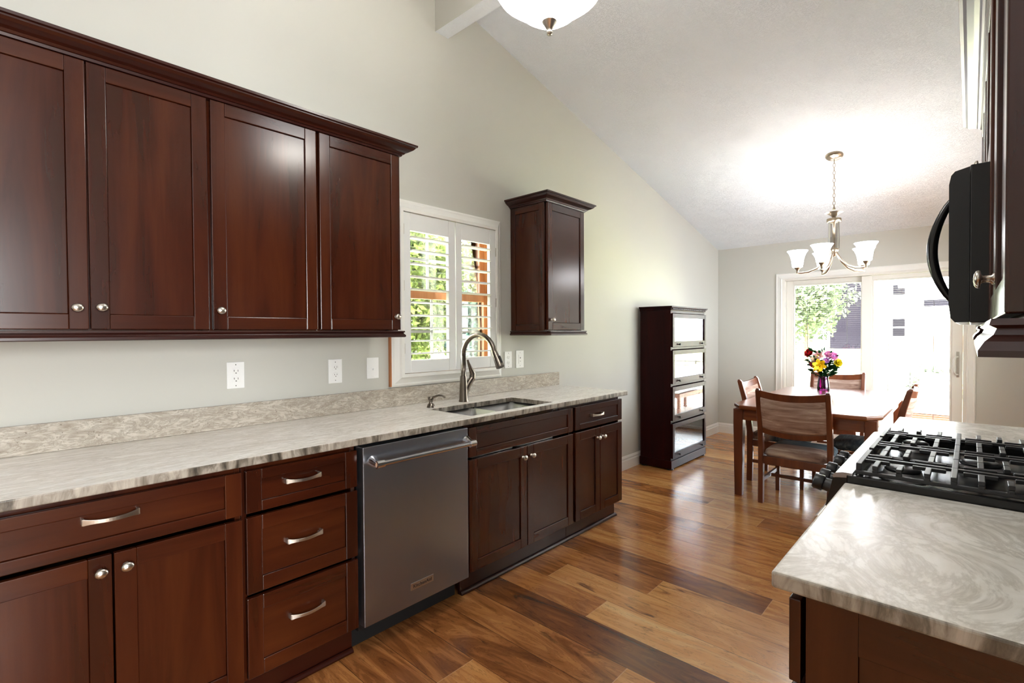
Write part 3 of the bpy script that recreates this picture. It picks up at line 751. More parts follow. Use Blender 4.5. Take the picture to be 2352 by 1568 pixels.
lr = MB(); sweep(lr, LR, [lambda d: (.003, 2.668 - d), lambda d: (.300 + d, 2.668 - d), lambda d: (.325 + d, 2.675 - d * .7), lambda d: (.337 + d, 2.700), lambda d: (.337 + d, 3.126 + d), lambda d: (.003, 3.126 + d)])
lr.build('light_rail', M['cherry_trim'], sm_c)

# ---------------------------------------------------------------- right run
RXF = XR - 2.240
def counter_r(y0, y1, label):
    m = MB(); m.slab([2.2185, XR - .002], [y0, y1], .884, .914)
    return tag(m.build('countertop', [M['granite_swirl'], M['granite_edge']], None, .0055, 3), label, 'countertop')
counter_r(.950, 1.648, 'pale swirled granite countertop in the right foreground')
counter_r(2.424, 3.090, 'pale granite countertop behind the gas range, shining with door light')
rb = base_cab(.975, 1.646, 'dark cherry base cabinet under the right foreground counter', [
    ('drawer', .981, 1.640, DRZ0, DRZ1, 1.30, .790), ('door', .981, 1.308, DZ0, DZ1, 1.28, .64), ('door', 1.313, 1.640, DZ0, DZ1, 1.34, .64)], mpR, RXF)
m = MB(); door_mb(m, lambda a, z, c: (a, .975 - c, z), XR - RXF + .030, XR - .004, BZ0, BZ1 - .001, .010, th=.0095, st=.075); m.build('end_panel', CV, rb, .001)
base_cab(2.427, 3.080, 'dark cherry base cabinet beyond the gas range', [
    ('drawer', 2.433, 3.074, DRZ0, DRZ1, 2.755, .790), ('door', 2.433, 2.751, DZ0, DZ1, 2.72, .64), ('door', 2.756, 3.074, DZ0, DZ1, 2.79, .64)], mpR, RXF)
RU = XR - 2.506
r1 = upper_cab(.86, 1.652, 'dark cherry wall cabinet at the right edge of the picture, nearest the camera', [(.866, 1.254, 1.357, 2.236, 1.225, 1.43), (1.259, 1.646, 1.357, 2.236, 1.288, 1.43)], mpR, RU)
upper_cab(1.655, 2.417, 'short cherry wall cabinet above the black microwave', [(1.661, 2.034, 1.752, 2.236, 2.005, 1.82), (2.039, 2.411, 1.752, 2.236, 2.068, 1.82)], mpR, RU, z0=1.745)
upper_cab(2.420, 3.085, 'dark cherry wall cabinet on the far side of the microwave', [(2.426, 2.750, 1.357, 2.236, 2.72, 1.43), (2.755, 3.079, 1.357, 2.236, 2.785, 1.43)], mpR, RU)
cr = MB(); sweep(cr, CR, [lambda d: (XR - .003, .858 - d), lambda d: (2.506 - d, .858 - d), lambda d: (2.506 - d, 3.087 + d), lambda d: (XR - .003, 3.087 + d)])
tag(cr.build('crown_moulding', M['cherry_trim']), 'dark crown moulding on top of the right wall cabinets', 'moulding')
LR2 = [(-.022, 1.351), (.012, 1.351), (.014, 1.343), (.007, 1.339), (.010, 1.331), (.018, 1.323), (.024, 1.312), (.024, 1.304), (-.022, 1.304)]
for y0, y1, lab in ((.858, 1.652, 'dark light rail under the nearest right wall cabinet'), (2.420, 3.087, 'dark light rail under the wall cabinet past the microwave')):
    lr = MB(); sweep(lr, LR2, [lambda d, y=y0: (XR - .003, y - d), lambda d, y=y0: (2.506 - d, y - d), lambda d, y=y1: (2.506 - d, y - .003), lambda d, y=y1: (XR - .003, y - .003)])
    tag(lr.build('light_rail', M['cherry_trim']), lab, 'moulding')
# microwave
mw = thing('microwave', (2.66, 2.036, 1.36), 'black over-the-range microwave with bowed handle', 'microwave')
MB().box(2.4722, XR - .003, 1.6585, 2.4135, 1.356, 1.742).build('body', M['black_satin'], mw, .003)
m = MB(); ring = [(2.472, 1.357), (2.446, 1.357), (2.438, 1.368), (2.434, 1.40), (2.433, 1.70), (2.437, 1.722), (2.444, 1.731), (2.472, 1.738)]
m.loft([[(x, y, z) for x, z in ring] for y in (1.659, 2.413)], smooth=False); m.build('door', M['black_door'], mw, .002)
m = MB(); pts = [(2.440 - .042 * math.sin(PI * k / 16) ** .8, 1.745, 1.415 + .265 * k / 16) for k in range(17)]
m.tube(pts, [.008 + .004 * math.sin(PI * k / 16) for k in range(17)], 12); m.build('handle', M['black'], mw)

# ---------------------------------------------------------------- gas range
rg = thing('gas_range', (2.53, 2.036, 0), 'black slide-in gas range with cast iron grates and front knobs', 'range')
MB().box(2.245, XR - .003, 1.652, 2.420, .03, .905).build('body', M['black_satin'], rg, .002)
m = MB(); m.slab([2.222, 2.240, XR - .035, XR - .004], [1.6515, 1.667, 2.405, 2.4205], .905, .934, {(1, 1)}, 0, 0)
m.box(2.238, XR - .033, 1.665, 2.407, .9055, .914); m.build('cooktop', M['black'], rg, .003, 2)
# recessed glossy tray reads dark; bright front lip
m = MB(); ring = [(2.236, .9345), (2.236, .940), (2.214, .940), (2.196, .936), (2.188, .926), (2.192, .922), (2.222, .926)]
m.loft([[(x, y, z) for x, z in ring] for y in (1.653, 2.419)], smooth=False); m.build('front_lip', M['steel_lip'], rg, .001)
m = MB(); ring = [(2.244, .928), (2.190, .921), (2.172, .838), (2.178, .826), (2.244, .822)]
m.loft([[(x, y, z) for x, z in ring] for y in (1.653, 2.419)], smooth=False); m.build('control_panel', M['black'], rg, .003)
od = MB().box(2.198, 2.244, 1.655, 2.417, .235, .815).build('oven_door', M['steel'], rg, .004)
m = MB(); m.tube([(2.145, 1.70, .775), (2.145, 2.372, .775)], .0125, 14)
for y in (1.72, 2.352): m.tube([(2.145, y, .775), (2.199, y, .775)], .010, 10)
m.build('oven_handle', M['nickel'], od)
MB().box(2.205, 2.244, 1.655, 2.417, .05, .225).build('storage_drawer', M['steel'], rg, .004)
kd = Vector((-1, 0, .22)).normalized()
for y in (1.722, 1.800, 1.905, 2.030, 2.110):
    o = Vector((2.181, y, .875)); k = MB()
    k.lathe([(.024, 0), (.024, .006), (.0195, .010), (.0185, .028), (.017, .030)], o, kd, 22, 1)
    k.lathe([(.0225, .027), (.0235, .030), (.0225, .050), (.020, .053), (0, .053)], o, kd, 22, 0)
    k.build('knob', [M['black_satin'], M['iron']], rg)
for (x, y, r) in ((2.335, 1.80, .046), (2.335, 2.255, .040), (2.66, 1.80, .040), (2.66, 2.255, .046), (2.50, 2.03, .052)):
    b = MB(); b.lathe([(r + .012, .9145), (r + .010, .921), (r, .926), (r - .002, .935), (r - .008, .936)], (x, y, 0), (0, 0, 1), 28); bb = b.build('burner', M['aluminium'], rg)
    MB().lathe([(r - .006, .9355), (r - .003, .940), (r - .010, .945), (0, .946)], (x, y, 0), (0, 0, 1), 28).build('burner_cap', M['black_satin'], bb)
def grate(y0, y1):
    m = MB(); x0, x1 = 2.240, 2.806; w = .0065; zb, zt = .9375, .9475; h0, h1 = .955, .966
    m.box(x0, x1, y0, y0 + 2 * w, zb, zt).box(x0, x1, y1 - 2 * w, y1, zb, zt)
    m.box(x0, x0 + 2 * w, y0 + 2 * w, y1 - 2 * w, zb, h1).box(x1 - 2 * w, x1, y0 + 2 * w, y1 - 2 * w, zb, h1)
    yc = (y0 + y1) / 2; L = (y1 - y0)
    for i, x in enumerate((2.285, 2.337, 2.395, 2.447, 2.498, 2.550, 2.605, 2.66, 2.72, 2.765)):
        full = i in (3, 7)
        for s, ya in ((1, y0), (-1, y1)):
            m.box(x - w, x + w, ya, ya + s * .014, zt - .002, h0)
            reach = L / 2 if full else (.055 if i % 2 else .082)
            m.box(x - w, x + w, ya, ya + s * reach, h0, h1)
    for dy in (-.036, .036):
        for xa, xb in ((2.252, 2.31), (2.36, 2.43), (2.464, 2.53), (2.56, 2.63), (2.70, 2.795)): m.box(xa, xb, yc + dy - w * .8, yc + dy + w * .8, h0, h1 - .001)
    m.box(2.252, 2.795, yc - w, yc + w, h0 + .001, h1 - .0015)
    for x in (2.30, 2.37):
        pass
    return m.build('grate', M['iron'], rg, .0018)
grate(1.668, 1.910); grate(1.915, 2.155); grate(2.160, 2.404)

# ---------------------------------------------------------------- pendant bowl lamp
pn = thing('pendant_lamp', (1.40, 1.40, 2.41), 'white glass bowl lamp hanging over the kitchen with nickel finial', 'lamp')
PX, PY = 1.372, 1.400
b = MB(); b.lathe([(.0, 2.434), (.03, 2.436), (.066, 2.448), (.098, 2.470), (.119, 2.495), (.124, 2.504)], (PX, PY, 0), (0, 0, 1), 48, 0, cap=False)
b.lathe([(.124, 2.504), (.131, 2.506), (.154, 2.515), (.182, 2.537), (.203, 2.572), (.214, 2.612), (.218, 2.640), (.212, 2.640)], (PX, PY, 0), (0, 0, 1), 48, 1, cap=False)
b.lathe([(.212, 2.640), (.206, 2.612), (.196, 2.58), (.172, 2.548), (.12, 2.512), (.06, 2.46), (0, 2.446)], (PX, PY, 0), (0, 0, 1), 48, 2, cap=False)
b.build('bowl', [M['bowl_glass'], M['bowl_bell'], M['bowl_inside']], pn)
MB().lathe([(.0, 2.391), (.009, 2.392), (.010, 2.402), (.008, 2.409), (.012, 2.413), (.021, 2.428), (.031, 2.440), (.033, 2.444), (.030, 2.447), (0, 2.449)], (PX, PY, 0), (0, 0, 1), 24).build('finial', M['nickel'], pn)
MB().lathe([(.226, 2.636), (.226, 2.648), (.218, 2.65), (.216, 2.642), (.218, 2.636)], (PX, PY, 0), (0, 0, 1), 48, cap=False).tube([(PX, PY, 2.445), (PX, PY, 3.30)], .008, 10).tube([(PX - .22, PY, 2.643), (PX, PY, 2.9)], .004, 8).tube([(PX + .11, PY + .19, 2.643), (PX, PY, 2.9)], .004, 8).tube([(PX + .11, PY - .19, 2.643), (PX, PY, 2.9)], .004, 8).build('stem', M['nickel'], pn)
MB().lathe([(.065, 3.42), (.065, 3.33), (.05, 3.305), (0, 3.30)], (PX, PY, 0), (0, 0, 1), 24).build('canopy', M['nickel'], pn)

# ---------------------------------------------------------------- chandelier
CX, CY = 1.613, 4.98
cz_ = rake(CY)
chd = thing('chandelier', (CX, CY, 1.83), 'brushed nickel chandelier with five white bell shades above the dining table', 'chandelier')
nrm = Vector((0, .2334, 1)).normalized()
MB().lathe([(.066, -.002), (.066, -.012), (.052, -.026), (.018, -.034), (0, -.036)], (CX, CY, cz_), nrm, 28).build('canopy', M['nickel_dark'], chd)
ch = MB(); z = cz_ - .034; k = 0
while z > 2.395:
    L = .038; cxx = (CX, CY, z - L / 2); pts = []
    for i in range(13):
        a = 2 * PI * i / 12; u = .0085 * math.cos(a); v = (L / 2) * math.sin(a)
        pts.append((CX + (u if k % 2 else 0), CY + (0 if k % 2 else u), z - L / 2 + v))
    ch.tube(pts, .0022, 6, cap=False); z -= L - .006; k += 1
ch.build('chain', M['nickel_dark'], chd)
bd = MB(); bd.lathe([(.004, 2.40), (.008, 2.385), (.012, 2.37)], (CX, CY, 0), (0, 0, 1), 16)
bd.lathe([(.068, 2.345), (.066, 2.347), (.045, 2.335), (.022, 2.318), (.012, 2.303), (.012, 2.296), (.052, 2.294), (.054, 2.290), (.054, 2.268), (.048, 2.264), (.012, 2.262), (.010, 2.05), (.034, 2.035), (.034, 2.02), (.018, 2.0), (.012, 1.975), (0, 1.97)], (CX, CY, 0), (0, 0, 1), 28)
bd.build('column', M['nickel_dark'], chd)
MB().lathe([(.042, 2.263), (.042, 2.04)], (CX, CY, 0), (0, 0, 1), 28, cap=False).build('glass_sleeve', M['smoke_glass'], chd)
RAD = .268
for k in range(5):
    a = math.radians(-26 + 72 * k); dx, dy = math.cos(a), math.sin(a)
    P = lambda r, z: (CX + dx * r, CY + dy * r, z)
    ar = MB(); ar.tube([P(.012, 2.03), P(.035, 1.985), P(.075, 1.925), P(.125, 1.880), P(.185, 1.855), P(.235, 1.850), P(RAD, 1.853)], [.008, .008, .0085, .009, .009, .0085, .008], 10)
    arm = ar.build('arm', M['nickel_dark'], chd)
    MB().lathe([(.009, 1.845), (.010, 1.862), (.009, 1.872), (.020, 1.890), (.026, 1.898), (.026, 1.902), (0, 1.902)], P(RAD, 0), (0, 0, 1), 18).build('socket', M['nickel_dark'], arm)
    MB().lathe([(.034, 1.900), (.040, 1.905), (.043, 1.925), (.047, 1.96), (.055, 1.995), (.068, 2.025), (.082, 2.045), (.079, 2.045), (.064, 2.023), (.051, 1.992), (.043, 1.958), (.038, 1.92), (.0, 1.912)], P(RAD, 0), (0, 0, 1), 26, cap=False).build('shade', M['shade_glass'], arm)

# ---------------------------------------------------------------- bookcase
bk = thing('bookcase', (.2, 4.97, 0), 'tall dark mahogany bookcase with four glass lift-up doors by the left wall', 'bookcase')
b0, b1, bd_, bh = 4.552, 5.378, .352, 1.545
c = MB(); c.box(.03, bd_, b0, b0 + .022, .018, bh).box(.03, bd_, b1 - .022, b1, .018, bh).box(.03, .04, b0 + .022, b1 - .022, .018, bh)
for z in (.085, .455, .812, 1.168, 1.523): c.box(.04, bd_, b0 + .022, b1 - .022, z, z + .022)
c.build('case', M['mahogany'], bk, .0015)
c = MB(); c.box(.024, bd_ + .012, b0 - .010, b1 + .010, .012, .090); c.build('plinth', M['mahogany'], bk, .004)
c = MB()
for (x, y) in ((.06, b0 + .03), (.06, b1 - .03), (bd_ - .02, b0 + .03), (bd_ - .02, b1 - .03)):
    MB().lathe([(.034, 0.0005), (.034, .006), (.028, .012)], (x, y, 0), (0, 0, 1), 18).build('foot', M['black_satin'], bk)
c = MB(); sweep(c, [(-.03, 1.545), (.004, 1.545), (.006, 1.552), (.010, 1.556), (.010, 1.570), (.022, 1.574), (.026, 1.580), (.026, 1.590), (-.03, 1.590)], [lambda d: (.028, b0 - d), lambda d: (bd_ + d, b0 - d), lambda d: (bd_ + d, b1 + d), lambda d: (.028, b1 + d)])
c.box(.03, bd_ - .02, b0 + .02, b1 - .02, 1.546, 1.589)
cor = c.build('cornice', M['mahogany'], bk)
dn = MB(); nd = 34
for i in range(nd):
    y = b0 + .004 + (b1 - b0 - .008) * (i + .5) / nd; dn.box(bd_ + .009, bd_ + .018, y - .007, y + .007, 1.557, 1.570)
dn.build('dentil_strip', M['mahogany'], cor)
for z0, z1 in ((.112, .448), (.478, .805), (.836, 1.160), (1.192, 1.518)):
    f = MB(); y0, y1 = b0 + .006, b1 - .006; s = .042
    f.box(bd_ + .001, bd_ + .020, y0, y0 + s, z0, z1).box(bd_ + .001, bd_ + .020, y1 - s, y1, z0, z1).box(bd_ + .001, bd_ + .020, y0 + s, y1 - s, z0, z0 + s + .012).box(bd_ + .001, bd_ + .020, y0 + s, y1 - s, z1 - s, z1)
    dr = f.build('door', M['mahogany'], bk, .002)
    MB().box(bd_ + .008, bd_ + .011, y0 + s - .003, y1 - s + .003, z0 + s + .009, z1 - s + .003).build('glass', M['case_glass'], dr)
    for y in (y0 + .13, y1 - .13):
        MB().lathe([(.006, 0), (.005, .008), (.010, .012), (.011, .018), (.006, .022), (0, .023)], (bd_ + .0195, y, z0 + .026), (1, 0, 0), 14).build('knob', M['black_satin'], dr)

# ---------------------------------------------------------------- dining table
tb = thing('dining_table', (1.525, 5.13, 0), 'oak dining table with clipped corners by the sliding door', 'table')
def octo(x0, x1, y0, y1, c, z): return [(x0 + c, y0, z), (x1 - c, y0, z), (x1, y0 + c * 1.6, z), (x1, y1 - c * 1.6, z), (x1 - c, y1, z), (x0 + c, y1, z), (x0, y1 - c * 1.6, z), (x0, y0 + c * 1.6, z)]
m = MB(); T = (1.022, 2.030, 4.190, 6.075)
m.loft([octo(T[0] + .012, T[1] - .012, T[2] + .012, T[3] - .012, .075, .708), octo(*T, .08, .718), octo(*T, .08, .736), octo(T[0] + .006, T[1] - .006, T[2] + .006, T[3] - .006, .078, .742)], smooth=False)
for y in (4.86, 5.36): pass
m.build('tabletop', M['oak'], tb, .003)
m = MB(); a = .06
m.box(T[0] + a, T[1] - a, T[2] + a - .01, T[2] + a + .012, .62, .708).box(T[0] + a, T[1] - a, T[3] - a - .012, T[3] - a + .01, .62, .708).box(T[0] + a - .01, T[0] + a + .012, T[2] + a, T[3] - a, .62, .708).box(T[1] - a - .012, T[1] - a + .01, T[2] + a, T[3] - a, .62, .708)
m.build('apron', M['oak'], tb, .002)
for x in (T[0] + .062, T[1] - .062):
    for y in (T[2] + .062, T[3] - .062):
        q = .037
        MB().loft([[(x + sx * w, y + sy * w, z) for sx, sy in ((-1, -1), (1, -1), (1, 1), (-1, 1))] for z, w in ((.001, q * .78), (.6, q), (.7075, q))], smooth=False).build('leg', M['oak_v'], tb, .006)

# ---------------------------------------------------------------- dining chairs
def make_chair(label, group=None):
    t = thing('dining_chair', (0, 0, 0), label, 'chair', group)
    hw = .232; 
    # local: front = +y, rear legs at y = 0
    for s in (-1, 1):
        prof = [(.0, .001), (.004, .2), (.004, .44), (-.012, .58), (-.045, .74), (-.085, .885), (-.092, .902)]
        rings = []
        for k, (y, z) in enumerate(prof):
            w = .018 if z < .85 else (.016 if k == 5 else .010); dpt = (.024, .025, .026, .024, .022, .019, .010)[k]
            rings.append([(s * hw - w, y - dpt, z), (s * hw + w, y - dpt, z), (s * hw + w, y + dpt, z), (s * hw - w, y + dpt, z)])
        MB().loft(rings, smooth=False).build('back_post', M['oak_chair'], t, .005)
        q = .018
        MB().loft([[(s * (hw - .012) + a * w, .415 + b * w, z) for a, b in ((-1, -1), (1, -1), (1, 1), (-1, 1))] for z, w in ((.001, .015), (.36, q), (.370, q))], smooth=False).build('leg', M['oak_chair'], t, .003)
        MB().box(s * (hw - .006) - .009, s * (hw - .006) + .009, .022, .398, .165, .195).build('stretcher', M['oak_chair'], t, .002)
    fr = MB(); fr.box(-hw + .018, hw - .018, -.012, .014, .310, .370).box(-hw + .010, hw - .010, .412, .436, .315, .370)
    for s in (-1, 1): fr.box(s * (hw - .004) - .011, s * (hw - .004) + .011, .02, .42, .315, .370)
    fr.build('seat_frame', M['oak_chair'], t, .002)
    MB().box(-hw + .02, hw - .02, .19, .208, .167, .192).build('cross_bar', M['oak_chair'], t, .002)
    st = MB(); rings = []
    def rect(x0, x1, y0, y1, z, r):
        out = []
        for cx, cy, a0 in ((x1 - r, y1 - r, 0), (x0 + r, y1 - r, 90), (x0 + r, y0 + r, 180), (x1 - r, y0 + r, 270)):
            for k in range(5):
                aa = math.radians(a0 + 22.5 * k); out.append((cx + r * math.cos(aa), cy + r * math.sin(aa), z))
        return out
    X = hw - .022
    for z, ins in ((.3705, .004), (.392, -.004), (.414, .002), (.432, .02), (.442, .06), (.446, .12)): rings.append(rect(-X + ins, X - ins, -.004 + ins, .442 - ins, z, .045))
    st.loft(rings, smooth=True); st.build('seat', M['seat_fabric'], t)
    # rails and padded back between the posts, bowed backwards
    def band(z0, z1, th, name, mat, padded=False, parent=t):
        m = MB(); rings = []; N = 12
        def yb(z): return -.012 - (z - .58) * .225
        for i in range(N + 1):
            x = -hw + .016 + (2 * hw - .032) * i / N; bow = -.030 * (1 - (x / hw) ** 2)
            e = .75 if padded and i in (0, N) else 1
            y0_, y1_ = yb(z0) + bow, yb(z1) + bow
            sag = -.028 * (1 - (x / hw) ** 2) if not padded else -.02 * (1 - (x / hw) ** 2)
            za, zb = z0 + sag, z1 + sag * .9
            rings.append([(x, y0_ - th * e, za), (x, y0_ + th * e, za), (x, y1_ + th * e, zb), (x, y1_ - th * e, zb)] if not padded else
                         [(x, y0_ - th * .4 * e, za), (x, y0_ + th * .4 * e, za), (x, y0_ + th * e - .004, za + .02), (x, y1_ + th * e, zb - .02), (x, y1_ + th * .4 * e, zb), (x, y1_ - th * .4 * e, zb), (x, y1_ - th * e, zb - .02), (x, y0_ - th * e - .004, za + .02)])
        m.loft(rings, smooth=padded); return m.build(name, mat, parent, 0 if padded else .003)
    band(.838, .893, .010, 'top_rail', M['oak_chair']); band(.556, .596, .010, 'lower_rail', M['oak_chair'])
    band(.590, .842, .015, 'back_pad', M['fabric'], True)
    return t
c1 = make_chair('oak chair with its back to the camera at the near end of the table')
c1.location = (1.507, 4.170, 0)
def chair_at(x, y, rz, label):
    c = copy_tree(c1); c.location = (x, y, 0); c.rotation_euler = (0, 0, math.radians(rz)); c['label'] = label; return c
chair_at(1.020, 4.955, -90, 'oak chair on the left side of the table, in front of the beige wall')
chair_at(1.425, 6.215, 180, 'oak chair at the far end of the table behind the flower vase')
chair_at(2.060, 4.985, 90, 'oak chair on the right side of the table, against the bright glass door')
for o in bpy.data.objects:
    if o.name.startswith('dining_chair'): o['group'] = 'oak chairs around the dining table'

# ---------------------------------------------------------------- vase and flowers
VX, VY, VZ = 1.384, 5.82, .7425
vs_ = thing('vase', (VX, VY, VZ), 'magenta glass vase of flowers on the dining table', 'vase')
MB().lathe([(.0, .0), (.052, .0), (.056, .006), (.056, .04), (.050, .09), (.044, .128), (.050, .142), (.047, .142), (.041, .127), (.046, .09), (.051, .04), (.050, .012), (0, .010)], (VX, VY, VZ), (0, 0, 1), 26, cap=False).build('body', M['vase_glass'], vs_)
def bloom(kind, c, r, d, mats):
    """returns MB with slots"""
    mb = MB(); d = Vector(d).normalized(); a = d.orthogonal().normalized(); b = d.cross(a); c = Vector(c)
    rng = random.Random(int(c.x * 1000))
    def petal(ang, r0, r1, h0, h1, w, mi, curl=.0):
        u = a * math.cos(ang) + b * math.sin(ang); v = d.cross(u); N = 5; rows = []
        for i in range(N + 1):
            t = i / N; rr = r0 + (r1 - r0) * t; hh = h0 + (h1 - h0) * t + curl * math.sin(PI * t)
            ww = w * math.sin(PI * (.12 + .80 * t)) ** .7
            rows.append([c + u * rr + d * hh - v * ww, c + u * (rr + .0) + d * (hh - w * .15), c + u * rr + d * hh + v * ww])
        mb.loft(rows, mi, True, closed=False, cap=False)
    if kind == 'rose':
        for ring, (n_, r1, h1, w) in enumerate(((3, .35, 1.0, .42), (5, .62, .95, .5), (6, .95, .72, .52), (6, 1.05, .45, .5))):
            for k in range(n_): petal(2 * PI * k / n_ + ring * .6, .12 * r, r1 * r, -.55 * r, h1 * r - .3 * r, w * r, 0, .12 * r)
    elif kind == 'lily':
        for k in range(6): petal(2 * PI * k / 6, .1 * r, 1.05 * r, -.5 * r, .25 * r, .34 * r, 0, .2 * r)
        for k in range(3): mb.tube([c, c + d * r * .6 + a * (k - 1) * r * .25], r * .04, 5, 1)
    else:
        for ring in range(3):
            n_ = 16 - 2 * ring
            for k in range(n_): petal(2 * PI * k / n_ + ring * .2, .15 * r, (1.0 - .22 * ring) * r, 0, (.05 + .18 * ring) * r, .15 * r, 0)
        mb.lathe([(.26 * r, 0), (.24 * r, .22 * r), (0, .3 * r)], c, d, 10, 1)
    return mb
def flower(name, kind, pos, r, d, col, ccol, label, group=None):
    t = thing(name, (VX, VY, VZ + .02), label, 'flower', group)
    m = bloom(kind, pos, r, d, None); m.build('bloom', [PET[col], PET[ccol]], t)
    p = Vector(pos); base = Vector((VX + (p.x - VX) * -.12, VY + (p.y - VY) * -.1, VZ + .02)); neck = Vector((VX + (p.x - VX) * .16, VY + (p.y - VY) * .16, VZ + .145))
    MB().tube([base, neck, neck.lerp(p, .55) + Vector((0, 0, .015)), p - Vector(d).normalized() * r * .3], .0028, 6).build('stem', M['leaf_dark'], t)
toC = (.25, -1, .25)
flower('rose', 'rose', (1.262, 5.80, 1.115), .047, (-.5, -.8, .55), 'red', 'red', 'bright red rose, highest flower on the left of the bouquet')
flower('rose', 'rose', (1.318, 5.75, 1.005), .042, (-.3, -1, .1), 'crimson', 'crimson', 'crimson rose low on the left of the bouquet')
flower('lily', 'lily', (1.345, 5.77, 1.090), .050, (0, -1, .4), 'pink', 'olive', 'pale pink lily above the peach lily in the bouquet')
flower('lily', 'lily', (1.325, 5.74, 1.055), .042, (-.2, -1, .1), 'peach', 'olive', 'cream and peach lily in the middle left of the bouquet')
flower('lily', 'lily', (1.372, 5.70, 1.000), .059, (.1, -1, 0), 'yellow', 'olive', 'large bright yellow flower at the front centre of the bouquet')
flower('lily', 'lily', (1.350, 5.72, .975), .045, (-.2, -1, -.2), 'yellow', 'olive', 'smaller yellow flower tucked under the crimson rose')
flower('lily', 'rose', (1.512, 5.78, 1.025), .042, (.7, -.7, .3), 'olive', 'yellow', 'yellow-green bud at the far right of the bouquet')
flower('daisy', 'daisy', (1.440, 5.78, 1.105), .052, (.1, -.7, .7), 'mauve', 'pink', 'mauve daisy at the top right of the bouquet')
flower('daisy', 'daisy', (1.480, 5.77, 1.090), .047, (.5, -.8, .4), 'mauve', 'lilac', 'mauve daisy beside the yellow-green bud')
flower('daisy', 'daisy', (1.425, 5.72, 1.050), .033, (.1, -1, .2), 'lilac', 'mauve', 'small lilac daisy below the mauve daisies')
lf = MB(); rng = random.Random(5)
for k in range(300):
    if k < 230:
        a = rng.uniform(0, 2 * PI); rr = rng.uniform(.02, .085); z = VZ + rng.uniform(.14, .31); p = Vector((VX + math.cos(a) * rr * (.6 + (z - VZ) * 2), VY + math.sin(a) * rr, z)); L = rng.uniform(.04, .08)
    else:
        a = rng.uniform(0, 2 * PI); rr = rng.uniform(.06, .13); z = VZ + rng.uniform(.14, .40); p = Vector((VX + math.cos(a) * rr, VY + math.sin(a) * rr * .6, z)); L = rng.uniform(.04, .08)
    dr = Vector((math.cos(a), math.sin(a), rng.uniform(-.2, 1.0))).normalized(); sd_ = dr.cross(Vector((rng.uniform(-1, 1), rng.uniform(-1, 1), 1))).normalized()
    lf.add([p, p + dr * L * .5 + sd_ * L * .22, p + dr * L, p + dr * L * .5 - sd_ * L * .22], [(0, 1, 2, 3)])
for k in range(14):
    a = 2 * PI * k / 14; lf.tube([(VX + .02 * math.cos(a), VY + .02 * math.sin(a), VZ + .015), (VX + .03 * math.cos(a * 2), VY + .03 * math.sin(a * 2), VZ + .15), (VX + .07 * math.cos(a), VY + .05 * math.sin(a), VZ + .30)], .003, 5)
for dx, z in ((-.012, .43), (.006, .445), (-.02, .40)):
    p = Vector((VX + dx, VY, VZ + z - .06)); lf.add([p, p + Vector((.008, -.004, .03)), p + Vector((dx * .5, 0, .06)), p + Vector((-.008, -.004, .03))], [(0, 1, 2, 3)]); lf.tube([(VX, VY, VZ + .2), p], .002, 5)
tag(lf.build('bouquet_greenery', M['leaf_dark']), 'dark green leaves and stems filling the bouquet in the magenta vase', 'greenery', kind='stuff')

# ---------------------------------------------------------------- sliding glass door
d1 = bpy.data.objects.new('door_1', None); d1.location = (1.6, YE, 0); COL.objects.link(d1); struct(d1, 'white sliding glass patio door behind the dining table')
m = MB(); prof = [(0, 0), (0, .010), (.008, .016), (.02, .014), (.05, .018), (.062, .022), (.070, .018), (.070, 0)]
X0c, X1c, ZTc = .704, 2.515, 2.043
cs = [(X0c, 0.0, 1, 0), (X0c, ZTc, 1, -1), (X1c, ZTc, -1, -1), (X1c, 0.0, -1, 0)]
m.loft([[(x + sx * t, YE - o, (z + sz * t) if sz else z) for t, o in prof] for x, z, sx, sz in cs], smooth=False); m.build('casing', M['trim'], d1)
m = MB(); y0, y1 = YE + .0, YE + .15
m.box(DX0, DX0 + .028, y0 - .004, y1, 0, DZ).box(DX1 - .028, DX1, y0 - .004, y1, 0, DZ).box(DX0 + .028, DX1 - .028, y0 - .004, y1, DZ - .022, DZ).box(DX0 + .028, DX1 - .028, y0, y1, 0, .03)
m.build('frame', M['door_white'], d1, .003)
